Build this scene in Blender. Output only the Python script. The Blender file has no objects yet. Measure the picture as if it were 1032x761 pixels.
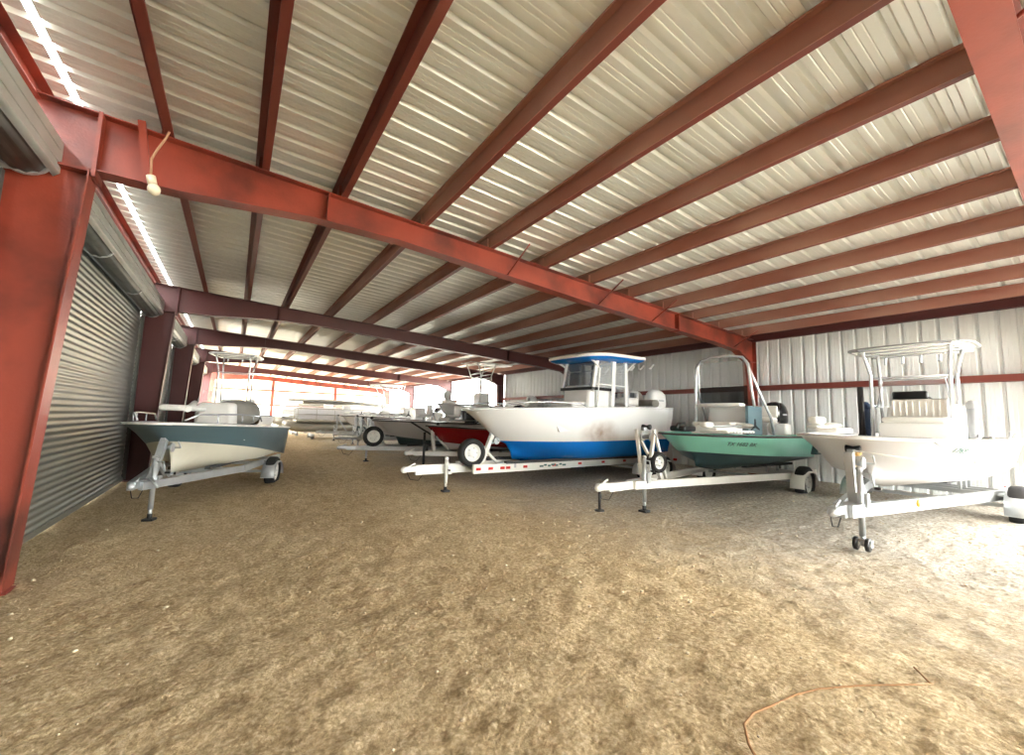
import bpy, math, random
from mathutils import Vector, Matrix, noise
random.seed(7)
sc = bpy.context.scene
COL = sc.collection
V = Vector
# ------------------------------------------------------------------ materials
def lin(c):
    return tuple((x/255/12.92) if x/255 <= .04045 else ((x/255+.055)/1.055)**2.4 for x in c)
def mat(name, rgb, rough=.5, metal=0., var=.0, vscale=3., vcol=None, bump=0., bscale=30., coords='Object', stretch=(1,1,1), spec=.5, alpha=1., trans=0., detail=4):
    m = bpy.data.materials.new(name); m.use_nodes = True
    nt = m.node_tree; b = nt.nodes['Principled BSDF']
    c = lin(rgb)+(1,)
    b.inputs['Base Color'].default_value = c
    b.inputs['Roughness'].default_value = rough
    b.inputs['Metallic'].default_value = metal
    b.inputs['Specular IOR Level'].default_value = spec
    b.inputs['Alpha'].default_value = alpha
    b.inputs['Transmission Weight'].default_value = trans
    if var > 0 or bump > 0:
        tc = nt.nodes.new('ShaderNodeTexCoord'); mp = nt.nodes.new('ShaderNodeMapping')
        mp.inputs['Scale'].default_value = stretch
        nt.links.new(tc.outputs[coords], mp.inputs['Vector'])
    if var > 0:
        n = nt.nodes.new('ShaderNodeTexNoise'); n.inputs['Scale'].default_value = vscale; n.inputs['Detail'].default_value = detail
        nt.links.new(mp.outputs[0], n.inputs['Vector'])
        r = nt.nodes.new('ShaderNodeValToRGB'); r.color_ramp.elements[0].position = .42; r.color_ramp.elements[1].position = .68
        nt.links.new(n.outputs['Fac'], r.inputs[0])
        mx = nt.nodes.new('ShaderNodeMix'); mx.data_type = 'RGBA'
        mx.inputs['A'].default_value = c
        mx.inputs['B'].default_value = (lin(vcol)+(1,)) if vcol else tuple(x*.5 for x in c[:3])+(1,)
        mu = nt.nodes.new('ShaderNodeMath'); mu.operation = 'MULTIPLY'; mu.inputs[1].default_value = var
        nt.links.new(r.outputs[0], mu.inputs[0]); nt.links.new(mu.outputs[0], mx.inputs['Factor'])
        nt.links.new(mx.outputs['Result'], b.inputs['Base Color'])
    if bump > 0:
        n2 = nt.nodes.new('ShaderNodeTexNoise'); n2.inputs['Scale'].default_value = bscale
        nt.links.new(mp.outputs[0], n2.inputs['Vector'])
        bp = nt.nodes.new('ShaderNodeBump'); bp.inputs['Strength'].default_value = bump; bp.inputs['Distance'].default_value = .01
        nt.links.new(n2.outputs['Fac'], bp.inputs['Height']); nt.links.new(bp.outputs[0], b.inputs['Normal'])
    return m
M = dict(
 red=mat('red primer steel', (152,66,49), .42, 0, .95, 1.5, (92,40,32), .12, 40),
 redpur=mat('weathered lit primer steel', (164,108,92), .5, 0, .7, 1.1, (186,150,134), .1, 30, stretch=(1,.35,1)),  # dust tone, with brighter light on the right-hand purlins put into the colour
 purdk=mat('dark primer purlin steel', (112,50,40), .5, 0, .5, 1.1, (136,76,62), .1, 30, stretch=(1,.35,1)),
 darkred=mat('maroon and shaded frame steel', (84,36,36), .5, 0, .5, 1.5, (66,32,32), .1, 30),  # frame red darkened for shade in the far bays; also on the eave strut
 roof=mat('galvalume roof sheet', (228,230,224), .33, .25, .3, .55, (190,190,178), .06, 20, stretch=(.25,3.2,1)),
 wall=mat('galvalume wall sheet', (228,231,230), .5, .0, .08, .5, (204,208,208), .0, 12, stretch=(1,2.,.3)),
 endw=mat('translucent end panel', (245,232,200), .6, 0, .2, 1, (230,214,180)),
 door=mat('galvanised door curtain', (134,136,128), .34, .5, .6, 1.2, (110,112,102), .05, 25, stretch=(1,.6,2.5)),
 coil=mat('dark door coil',(96,98,94),.55,.3,.4,6,(60,60,58)),  # darker than the door curtain; also on the guide rails
 hood=mat('door hood sheet metal', (186,188,184), .4, .3, .4, 2, (150,150,146)),
 dark=mat('dark plain steel', (44,44,44), .5, .2),  # plain dark steel for chains, jack feet and motor legs
 galv=mat('galvanised steel', (190,194,196), .38, .55, .4, 5, (160,164,168), .05, 60),
 alu=mat('polished aluminium tube', (222,224,228), .25, .6),
 whitepaint=mat('white painted steel', (236,236,230), .35, 0, .2, 4, (200,200,190)),
 gel=mat('white gelcoat', (240,240,238), .22, 0, .15, 1.2, (218,216,210)),
 gelgrey=mat('pale grey gelcoat', (208,206,206), .3, 0, .25, 1.2, (196,192,190)),
 blue=mat('bright blue hull paint', (6,122,214), .22, 0, .25, 1.5, (4,84,160)),
 teal=mat('mint teal gelcoat', (160,240,222), .25, 0, .25, 1.0, (104,196,178)),
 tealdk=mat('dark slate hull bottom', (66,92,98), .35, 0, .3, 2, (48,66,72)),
 slate=mat('slate blue gelcoat', (88,112,120), .3, 0, .3, 1.2, (70,92,100)),
 cream=mat('off white hull bottom', (226,222,204), .4, 0, .3, 1.5, (196,190,172)),
 redg=mat('deep red metalflake', (146,14,18), .22, 0, .2, 2, (104,8,14)),
 deck=mat('light deck non skid', (228,228,222), .6, 0, .2, 8, (206,206,200), .2, 120),
 greydeck=mat('grey carpet deck', (110,110,110), .9, 0, .3, 10, (84,84,84)),
 rub=mat('rubber rail', (52,54,54), .6),
 black=mat('black plastic', (22,22,24), .3),
 cowl=mat('gloss black cowl', (14,14,16), .15),
 tire=mat('tire rubber', (30,30,31), .8, 0, .3, 8, (52,50,47)),
 rim=mat('white wheel rim', (230,230,226), .35),
 vinylw=mat('white vinyl', (236,234,228), .45, 0, .15, 6, (214,210,204), .1, 60),
 vinylg=mat('grey vinyl', (150,152,154), .5),
 navy=mat('navy fabric', (38,60,92), .7),
 canvas=mat('tan grey canvas', (150,148,140), .85, 0, .4, 4, (124,122,116), .2, 30),
 glass=mat('smoked windshield', (46,52,56), .08, 0, alpha=.6), tint=mat('lightly tinted windshield', (90,98,102), .08, 0, alpha=.4),
 clear=mat('clear enclosure vinyl', (190,196,198), .1, 0, alpha=.28),
 bunk=mat('bunk carpet', (70,72,72), .95),
 redlite=mat('red reflector', (206,40,34), .3),
 amber=mat('amber marker lens', (240,170,60), .3),
 strap=mat('orange webbing', (236,190,120), .7),
 wood=mat('dry stick bark', (160,120,78), .85, 0, .4, 20, (126,92,60)),
 bulb=mat('dusty glass bulb', (236,226,200), .3),
 cord=mat('tan cable', (190,150,120), .7),
 ink=mat('dark lettering', (84,116,112), .6),
 stain=mat('grey brown stain', (196,182,172), .5),
 tube=mat('weathered pontoon aluminium', (176,172,160), .4, .4, .3, 3, (140,136,124)),
 stone=mat('pale pebbles', (206,190,160), .85, 0, .5, 6, (150,130,104), coords='Object'),
)
# translucent end panels
nt = M['endw'].node_tree; b = nt.nodes['Principled BSDF']; o = nt.nodes['Material Output']
tl = nt.nodes.new('ShaderNodeBsdfTranslucent'); tl.inputs[0].default_value = lin((250,232,196))+(1,)
mx = nt.nodes.new('ShaderNodeMixShader'); mx.inputs[0].default_value = .45
nt.links.new(b.outputs[0], mx.inputs[1]); nt.links.new(tl.outputs[0], mx.inputs[2]); nt.links.new(mx.outputs[0], o.inputs[0])

# ------------------------------------------------------------------ mesh builder
FRAME = [Matrix.Identity(4)]      # frame in which shapes are written
ROOTM = {}                        # world matrix of every root
class MB:
    def __init__(s): s.v=[]; s.f=[]; s.m=[]; s.sm=[]; s.mats=[]
    def mi(s, m):
        if m not in s.mats: s.mats.append(m)
        return s.mats.index(m)
    def add(s, vs, fs, m, smooth=False):
        k=len(s.v); s.v += [V(p) for p in vs]; i=s.mi(m)
        for f in fs: s.f.append([k+a for a in f]); s.m.append(i); s.sm.append(smooth)
    def beam(s, p0, p1, w, h, m, up=(0,0,1), w1=None, h1=None):
        p0=V(p0); p1=V(p1); d=(p1-p0).normalized(); up=V(up)
        if abs(d.dot(up))>.98: up=V((1,0,0))
        r=d.cross(up).normalized(); u=r.cross(d)
        w1=w if w1 is None else w1; h1=h if h1 is None else h1
        vs=[p0+r*a*w/2+u*b*h/2 for a,b in((-1,-1),(1,-1),(1,1),(-1,1))]+[p1+r*a*w1/2+u*b*h1/2 for a,b in((-1,-1),(1,-1),(1,1),(-1,1))]
        s.add(vs,[(3,2,1,0),(4,5,6,7),(0,1,5,4),(1,2,6,5),(2,3,7,6),(3,0,4,7)],m)
    def box(s, c, sz, m):
        c=V(c); s.beam(c-V((sz[0]/2,0,0)), c+V((sz[0]/2,0,0)), sz[1], sz[2], m)
    def rbox(s, c, sz, m, r=.03, taper=1., shift=(0,0), n=3):
        """box with rounded edges: lofted rounded rectangles along z; taper = top/bottom scale"""
        c=V(c); rows=[]; r=min(r,sz[0]/2.01,sz[1]/2.01,sz[2]/2.01)
        prof=[(-sz[2]/2, -r)]+[(-sz[2]/2+r-r*math.cos(a), -r+r*math.sin(a)) for a in (math.pi/6*k for k in range(1,4))]
        prof+= [(-z,i) for z,i in reversed(prof)]
        for z,ins in prof:
            t=(z+sz[2]/2)/sz[2]; k=1+(taper-1)*t
            hx=sz[0]/2*k+ins; hy=sz[1]/2*k+ins; ring=[]
            for q,(sx,sy) in enumerate(((1,1),(-1,1),(-1,-1),(1,-1))):
                for j in range(n+1):
                    a=math.pi/2*(q+j/n); ring.append(c+V((sx*(hx-r)+r*math.cos(a)+shift[0]*t, sy*(hy-r)+r*math.sin(a)+shift[1]*t, z)))
            rows.append(ring)
        s.loft(rows,m,True,True,True)
    def loft(s, rows, m, closed=True, caps=True, smooth=True):
        n=len(rows[0]); vs=[p for r in rows for p in r]; fs=[]
        for i in range(len(rows)-1):
            for j in range(n if closed else n-1):
                a=i*n+j; b=i*n+(j+1)%n; fs.append((a,b,b+n,a+n))
        s.add(vs,fs,m,smooth)
        if caps:
            s.add(rows[0],[tuple(range(n-1,-1,-1))],m); s.add(rows[-1],[tuple(range(n))],m)
    def tube(s, path, r, m, n=8, r1=None, closed=False):
        P=[V(p) for p in path]; rows=[]; prev=None
        for i,p in enumerate(P):
            d=((P[i+1] if i<len(P)-1 else p)-(P[i-1] if i>0 else p)).normalized()
            if prev is None:
                a=V((0,0,1)) if abs(d.z)<.9 else V((1,0,0)); u=d.cross(a).normalized()
            else: u=(prev-d*prev.dot(d)).normalized()
            prev=u; w=d.cross(u); rr=r if r1 is None else r+(r1-r)*i/(len(P)-1)
            rows.append([p+(u*math.cos(2*math.pi*k/n)+w*math.sin(2*math.pi*k/n))*rr for k in range(n)])
        s.loft(rows,m)
    def revolve(s, c, axis, prof, m, n=24, smooth=True):
        c=V(c); d=V(axis).normalized(); a=V((0,0,1)) if abs(d.z)<.9 else V((1,0,0)); u=d.cross(a).normalized(); w=d.cross(u)
        rows=[[c+d*h+(u*math.cos(2*math.pi*k/n)+w*math.sin(2*math.pi*k/n))*max(r,1e-4) for k in range(n)] for h,r in prof]
        s.loft(rows,m,True,False,smooth)
    def ell(s, c, r, m, n=14, k=8, e=1.):
        c=V(c); rows=[]
        f=lambda x: math.copysign(abs(x)**e,x)
        for i in range(k+1):
            t=-math.pi/2+math.pi*i/k
            rows.append([c+V((r[0]*f(math.cos(t))*f(math.cos(2*math.pi*j/n)), r[1]*f(math.cos(t))*f(math.sin(2*math.pi*j/n)), r[2]*f(math.sin(t)))) for j in range(n)])
        s.loft(rows,m,True,False,True)
    def prism(s, poly, off, m):
        """poly: 3D points; off: extrusion vector"""
        n=len(poly); P=[V(p) for p in poly]; Q=[p+V(off) for p in P]
        s.add(P+Q,[tuple(range(n-1,-1,-1)),tuple(range(n,2*n))]+[(i,(i+1)%n,n+(i+1)%n,n+i) for i in range(n)],m)
    def build(s, name, parent=None, label=None, kind=None):
        T=FRAME[0]
        base=ROOTM.get(parent.name, Matrix.Identity(4)) if parent else Matrix.Identity(4)
        if parent is None: pass
        X=base.inverted()@T
        me=bpy.data.meshes.new(name)
        me.from_pydata([tuple(X@p) for p in s.v],[],s.f)
        for m in s.mats: me.materials.append(m)
        for p,i,sm in zip(me.polygons,s.m,s.sm): p.material_index=i; p.use_smooth=sm
        import bmesh
        bm=bmesh.new(); bm.from_mesh(me); bmesh.ops.remove_doubles(bm,verts=bm.verts,dist=1e-5); bmesh.ops.recalc_face_normals(bm,faces=bm.faces); bm.to_mesh(me); bm.free()
        ob=bpy.data.objects.new(name,me); COL.objects.link(ob)
        if parent: ob.parent=parent; ROOTM[ob.name]=base
        if label: ob['label']=label
        if kind: ob['kind']=kind
        return ob
def tag(o,label=None,cat=None,group=None,kind=None):
    if label:o['label']=label
    if cat:o['category']=cat
    if group:o['group']=group
    if kind:o['kind']=kind
    return o
def thing(name, loc, label, cat, group=None, rz=0., kind=None, frame=None):
    """Empty at the thing's base; loc in the current frame"""
    o=bpy.data.objects.new(name,None); COL.objects.link(o); o.empty_display_size=.2
    W=FRAME[0]@Matrix.Translation(V(loc))@Matrix.Rotation(rz,4,'Z')
    o.matrix_world=W; o.location=W.to_translation(); o.rotation_euler=W.to_euler()
    ROOTM[o.name]=W
    return tag(o,label,cat,group,kind)
def P1(name,parent,fn,*a,**k):
    mb=MB(); fn(mb,*a); return mb.build(name,parent,**k)
def wtext(body, size, m, parent, T, name='registration_number', label=None):
    cu=bpy.data.curves.new(name,'FONT'); cu.body=body; cu.size=size; cu.extrude=.002; cu.align_x='CENTER'; cu.align_y='CENTER'
    ob=bpy.data.objects.new('t',cu); COL.objects.link(ob)
    bpy.context.view_layer.update()
    me=bpy.data.meshes.new_from_object(ob.evaluated_get(bpy.context.evaluated_depsgraph_get()))
    bpy.data.objects.remove(ob)
    me.transform(ROOTM[parent.name].inverted()@FRAME[0]@T); me.materials.clear(); me.materials.append(m)
    o=bpy.data.objects.new(name,me); COL.objects.link(o); o.parent=parent; ROOTM[o.name]=ROOTM[parent.name]
    if label:o['label']=label
    return o

# ------------------------------------------------------------------ place constants (metres)
CAMZ=1.6
ZR=2.799+CAMZ; SL=.0453            # underside of purlins at x=0, roof fall per metre
def zr(x): return ZR-SL*x
XL=-1.92; XR=11.57                 # door plane, right wall plane
FY=[.28,5.48,12.31,17.96,24.09,30.76]
YEND=37.0; YNEAR=-7.6  # near end carried back behind the camera to dim the foreground
def sstep(a,b,x):
    t=min(1,max(0,(x-a)/(b-a))); return t*t*(3-2*t)
def gz(x,y=0): return .2*sstep(-1,3,x)+.13*sstep(5.5,10,x)

# ------------------------------------------------------------------ floor
def floor_obj():
    mb=MB(); xs=[-2.2+14.0*i/330 for i in range(331)]
    ys=[]; y=-7.8
    while y<37.4:
        ys.append(y); y+= .4 if y<-.4 else .042 if y<5 else (.07 if y<9 else (.16 if y<16 else .5))
    ys.append(37.4)
    vs=[]
    for y in ys:
        for x in xs:
            n=noise.fractal(V((x*.9,y*.9,0)),1.,2.,3)*.018
            n+=noise.fractal(V((x*3.4+y*1.2,y*4.6-x*.8,3)),1.,2.,4)*.012
            d=noise.noise(V((x*7,y*7,9)))
            n-=max(0,d-.35)*.03
            d2=noise.noise(V((x*17,y*17,5)))
            n+=max(0,d2-.38)*.05; d3=noise.fractal(V((x*26,y*16,2)),1.,2.,2); n+=d3*.008*(1+.8*noise.noise(V((x*.8,y*.8,4))))
            ed=min(1,max(0,(x+2.2)/.5)) if x<-1.7 else 1
            vs.append((x,y,gz(x,y)+n*ed))
    W=len(xs); fs=[(j*W+i,j*W+i+1,(j+1)*W+i+1,(j+1)*W+i) for j in range(len(ys)-1) for i in range(W-1)]
    m=bpy.data.materials.new('packed dirt'); m.use_nodes=True; nt=m.node_tree; b=nt.nodes['Principled BSDF']; b.inputs['Roughness'].default_value=.92; b.inputs['Specular IOR Level'].default_value=.2
    tc=nt.nodes.new('ShaderNodeTexCoord')
    def nz(scale,det,st=(1,1,1),rot=0):
        mp=nt.nodes.new('ShaderNodeMapping'); mp.inputs['Scale'].default_value=st; mp.inputs['Rotation'].default_value=(0,0,rot); nt.links.new(tc.outputs['Object'],mp.inputs[0])
        n=nt.nodes.new('ShaderNodeTexNoise'); n.inputs['Scale'].default_value=scale; n.inputs['Detail'].default_value=det; n.inputs['Roughness'].default_value=.62; nt.links.new(mp.outputs[0],n.inputs[0]); return n.outputs['Fac']
    def ramp(src,stops):
        r=nt.nodes.new('ShaderNodeValToRGB'); e=r.color_ramp.elements
        e[0].position=stops[0][0]; e[0].color=lin(stops[0][1])+(1,); e[1].position=stops[-1][0]; e[1].color=lin(stops[-1][1])+(1,)
        for p,c in stops[1:-1]:
            q=e.new(p); q.color=lin(c)+(1,)
        nt.links.new(src,r.inputs[0]); return r.outputs[0]
    def mix(f,a,b2,t='MIX'):
        x=nt.nodes.new('ShaderNodeMix'); x.data_type='RGBA'; x.blend_type=t
        if isinstance(f,float): x.inputs['Factor'].default_value=f
        else: nt.links.new(f,x.inputs['Factor'])
        nt.links.new(a,x.inputs['A']); nt.links.new(b2,x.inputs['B']); return x.outputs['Result']
    c1=ramp(nz(.5,4),[(.36,(176,152,114)),(.5,(186,164,128)),(.66,(192,174,142))])
    c2=ramp(nz(7,9,(1,.55,1),.5),[(.34,(128,104,74)),(.5,(186,163,124)),(.68,(222,202,166))])
    c=mix(.5,c1,c2)
    c3=ramp(nz(34,6),[(.36,(104,82,56)),(.5,(188,166,128)),(.64,(238,222,190))])
    c=mix(.44,c,c3)
    hs=nt.nodes.new('ShaderNodeHueSaturation'); hs.inputs['Saturation'].default_value=1.; hs.inputs['Value'].default_value=1.12; nt.links.new(c,hs.inputs['Color']); c=hs.outputs[0]
    # dusty tone with bright light painted in, on the boat side of the aisle
    sx=nt.nodes.new('ShaderNodeSeparateXYZ'); nt.links.new(tc.outputs['Object'],sx.inputs[0])
    ad=nt.nodes.new('ShaderNodeMath'); ad.operation='MULTIPLY_ADD'; nt.links.new(nz(.8,5),ad.inputs[0]); ad.inputs[1].default_value=3.; nt.links.new(sx.outputs['X'],ad.inputs[2])
    mr=nt.nodes.new('ShaderNodeMapRange'); mr.inputs['From Min'].default_value=4.6; mr.inputs['From Max'].default_value=7.6; mr.inputs['To Max'].default_value=.85; nt.links.new(ad.outputs[0],mr.inputs['Value'])
    c4=ramp(nz(22,6),[(.34,(138,130,118)),(.5,(180,174,164)),(.68,(218,214,204))])
    c=mix(mr.outputs[0],c,c4)
    nt.links.new(c,b.inputs['Base Color'])
    bp=nt.nodes.new('ShaderNodeBump'); bp.inputs['Strength'].default_value=.9; bp.inputs['Distance'].default_value=.03
    nt.links.new(nz(38,8),bp.inputs['Height']); nt.links.new(bp.outputs[0],b.inputs['Normal'])
    mb.add(vs,fs,m,True); o=mb.build('floor'); tag(o,'packed tan dirt floor of the open boat shed','floor',kind='structure')
    # ground outside
    mo=mat('pale caliche yard',(214,206,188),.9,0,.3,.4,(190,180,158))
    g=MB(); g.add([(-120,-120,-.14),(140,-120,-.14),(140,160,-.14),(-120,160,-.14)],[(0,1,2,3)],mo); tag(g.build('yard_ground'),'pale caliche yard outside the shed','ground',kind='structure')
    # side aprons between floor and yard
    a=MB()
    a.prism([(-6.0,-7.8,-.13),(-2.15,-7.8,-.13),(-2.15,-7.8,-.004),(-3,-7.8,-.03)],(0,45.2,0),mo)
    a.prism([(11.79,-7.8,-.13),(18,-7.8,-.13),(12.6,-7.8,.27),(11.79,-7.8,.31)],(0,45.2,0),mo)
    tag(a.build('yard_apron'),'sloping caliche shoulder along the shed','ground',kind='structure')
    # pebbles
    pb=MB(); rnd=random.Random(3)
    for k in range(1500):
        if k<700: x=rnd.uniform(-1.5,8); y=rnd.uniform(.7,8)
        else: x=rnd.uniform(2,10.5); y=rnd.uniform(.8,7)
        if y>7 and rnd.random()<.6: continue
        r=rnd.choice((.004,.005,.006,.007,.009,.013))*rnd.uniform(.7,1.2)*(1 if x*x+y*y>9 else .7); z=gz(x,y)+noise.fractal(V((x*.9,y*.9,0)),1.,2.,3)*.018+r*.35
        pb.ell((x,y,z),(r*rnd.uniform(.8,1.7),r*rnd.uniform(.8,1.4),r*.75),M['stone'],5,4)
    tag(pb.build('gravel'),'pale loose pebbles scattered over the dirt floor','gravel',kind='stuff')
floor_obj()

# ------------------------------------------------------------------ roof and walls
def rib_profile(y0,y1,p=.262,h=.032):
    out=[]; y=y0
    while y<y1:
        for dy,hh in ((0,0),(.052,0),(.060,.004),(.068,0),(.108,0),(.116,.004),(.124,0),(.172,0),(.192,h*1.25),(.232,h*1.25),(.252,0)):
            if y+dy<=y1: out.append((y+dy,hh))
        y+=p
    return out
def roof():
    pr=rib_profile(YNEAR,YEND+.2)
    def strip(x0,x1,name,label):
        mb=MB(); nx=max(1,int((x1-x0)/2.)); 
        for i in range(nx):
            a=x0+(x1-x0)*i/nx; b=x0+(x1-x0)*(i+1)/nx
            vs=[(a,y,zr(a)+.205+h) for y,h in pr]+[(b,y,zr(b)+.205+h) for y,h in pr]; n=len(pr)
            mb.add(vs,[(j,j+1,n+j+1,n+j) for j in range(n-1)],M['roof'])
        tag(mb.build(name),label,'roof',kind='structure')
    strip(-1.535,XR+.2,'ceiling','ribbed galvanised roof sheeting over the whole shed')
    strip(-2.05,-1.60,'ceiling.001','narrow ribbed roof strip beyond the daylight gap above the doors')
roof()
ORD=['first','second','third','fourth','fifth','sixth','seventh','eighth','ninth','tenth','eleventh','twelfth']
PX=[-.82,.05,.925]+[2.03+1.106*i for i in range(9)]
PX=[x for x in PX if x<11.2]
def purlin(x,k):
    o=thing('roof_purlin',(x,YNEAR,zr(x)),'rust red roof purlin, %s from the roll up doors'%ORD[k],'purlin','roof purlins running the length of the shed')
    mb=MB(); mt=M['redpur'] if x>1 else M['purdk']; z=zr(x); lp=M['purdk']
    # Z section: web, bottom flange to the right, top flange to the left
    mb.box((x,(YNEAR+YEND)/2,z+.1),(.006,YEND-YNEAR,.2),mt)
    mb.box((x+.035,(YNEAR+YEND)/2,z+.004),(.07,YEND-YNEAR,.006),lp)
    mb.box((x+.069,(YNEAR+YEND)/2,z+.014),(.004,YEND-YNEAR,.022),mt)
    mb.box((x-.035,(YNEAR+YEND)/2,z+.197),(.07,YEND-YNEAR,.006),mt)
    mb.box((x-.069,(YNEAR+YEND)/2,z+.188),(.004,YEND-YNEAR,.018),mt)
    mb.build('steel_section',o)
    for i,fy in enumerate(FY[:2]):
        c=MB(); c.box((x-.02,fy,z+.09),(.035,.12,.14),mt); c.build('purlin_clip',o)
for k,x in enumerate(PX): purlin(x,k)
def longbeam(name,x,z,w,h,mt,label,cat,y0=YNEAR,y1=YEND,lip=0):
    mb=MB(); L=y1-y0; y=(y0+y1)/2
    mb.box((x,y,z),(.006,L,h),mt); mb.box((x+w/2*(1 if lip>=0 else -1),y,z-h/2+.004),(w,L,.006),mt); mb.box((x+w/2*(1 if lip>=0 else -1),y,z+h/2-.004),(w,L,.006),mt)
    return tag(mb.build(name),label,cat)
longbeam('eave_strut',-1.82,zr(-1.8)+.08,.09,.22,M['red'],'salmon red eave strut above the roll up door hoods','beam',lip=1)
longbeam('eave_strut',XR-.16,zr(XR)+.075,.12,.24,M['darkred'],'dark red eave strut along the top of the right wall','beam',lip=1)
mb=MB(); mt=M['purdk']; yy0=FY[0]; yy1=17.9
mb.box((XR-.20,(yy0+yy1)/2,2.57),(.006,yy1-yy0,.12),mt); mb.box((XR-.115,(yy0+yy1)/2,2.63),(.17,yy1-yy0,.006),mt); mb.box((XR-.115,(yy0+yy1)/2,2.51),(.17,yy1-yy0,.006),mt); mb.box((XR-.035,(yy0+yy1)/2,2.57),(.006,yy1-yy0,.115),mt)
tag(mb.build('wall_girt'),'dark red horizontal girt halfway up the right wall','girt')
# right wall sheet
pr=rib_profile(FY[0]-.1,17.9,.262,.034)
mb=MB(); n=len(pr)
vs=[(XR+h,y,gz(11)-.15) for y,h in pr]+[(XR+h,y,zr(XR)+.2) for y,h in pr]
mb.add(vs,[(j,j+1,n+j+1,n+j) for j in range(n-1)],M['wall'])
tag(mb.build('wall_right'),'white ribbed metal wall behind the parked boats','wall',kind='structure')
mb=MB(); mb.box((XR+.0,17.95,(gz(11)+zr(XR))/2),(.14,.1,zr(XR)-gz(11)),M['wall']); tag(mb.build('trim_1'),'pale corner trim where the right wall ends','trim',kind='structure')
mb=MB(); mb.box((XR+.0,FY[0]-.12,(gz(11)+zr(XR))/2),(.12,.05,zr(XR)-gz(11)),M['wall']); tag(mb.build('trim_2'),'pale edge trim at the near end of the right wall','trim',kind='structure')
px_=rib_profile(XL,4.2)
mb=MB(); n=len(px_); mb.add([(x,YNEAR-h,-.1) for x,h in px_]+[(x,YNEAR-h,zr(x)+.2) for x,h in px_],[(j,j+1,n+j+1,n+j) for j in range(n-1)],M['wall'])
tag(mb.build('wall_near_added'),'unseen ribbed wall added behind the viewer to dim the foreground','wall',kind='structure')  # unseen wall added to keep light off the foreground floor
pl=rib_profile(YNEAR,FY[0]-.1); mb=MB(); n=len(pl); mb.add([(XL-h,y,-.1) for y,h in pl]+[(XL-h,y,zr(XL)+.1) for y,h in pl],[(j,j+1,n+j+1,n+j) for j in range(n-1)],M['wall'])
tag(mb.build('wall_left_added'),'unseen ribbed wall added left of the viewer to dim the foreground','wall',kind='structure')  # unseen side wall added, closes off light beside the camera
# end wall
prx=[]; x=XL
while x<XR-.5:
    for dx,h in ((0,0),(.17,0),(.19,.03),(.23,.03),(.25,0)): prx.append((x+dx,h))
    x+=.262
mb=MB()
ob_=2.05
n=len(prx); vs=[(x,YEND+.25+h,(ob_ if x<6.9 else .1)) for x,h in prx]+[(x,YEND+.25+h,zr(x)+.2) for x,h in prx]
mb.add(vs,[(j,j+1,n+j+1,n+j) for j in range(n-1)],M['endw'])
tag(mb.build('wall_far'),'bright cream sheeted end wall, open along its foot','wall',kind='structure')
def endthing(name,label,cat,fn):
    mb=MB(); fn(mb); return tag(mb.build(name),label,cat)
for i,(x,l) in enumerate(((2.38,'red end wall post nearer the door side'),(6.97,'end wall post nearer the boat row'))):
    endthing('end_wall_post',l,'post',lambda mb:(mb.box((x,YEND+.12,(gz(x)+zr(x))/2),(.03,.2,zr(x)-gz(x)),M['red']),mb.box((x,YEND+.02,(gz(x)+zr(x))/2),(.2,.02,zr(x)-gz(x)),M['red']),mb.box((x,YEND+.22,(gz(x)+zr(x))/2),(.2,.02,zr(x)-gz(x)),M['red'])))
for z,l in ((3.22,'upper girt on the far end wall'),(2.1,'lower girt on the far end wall')):
    endthing('end_wall_girt',l,'girt',lambda mb:(mb.box((4.83,YEND+.1,z),(13.3,.02,.12),M['red']),mb.box((4.83,YEND+.14,z+.06),(13.3,.08,.01),M['red'])))

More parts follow.
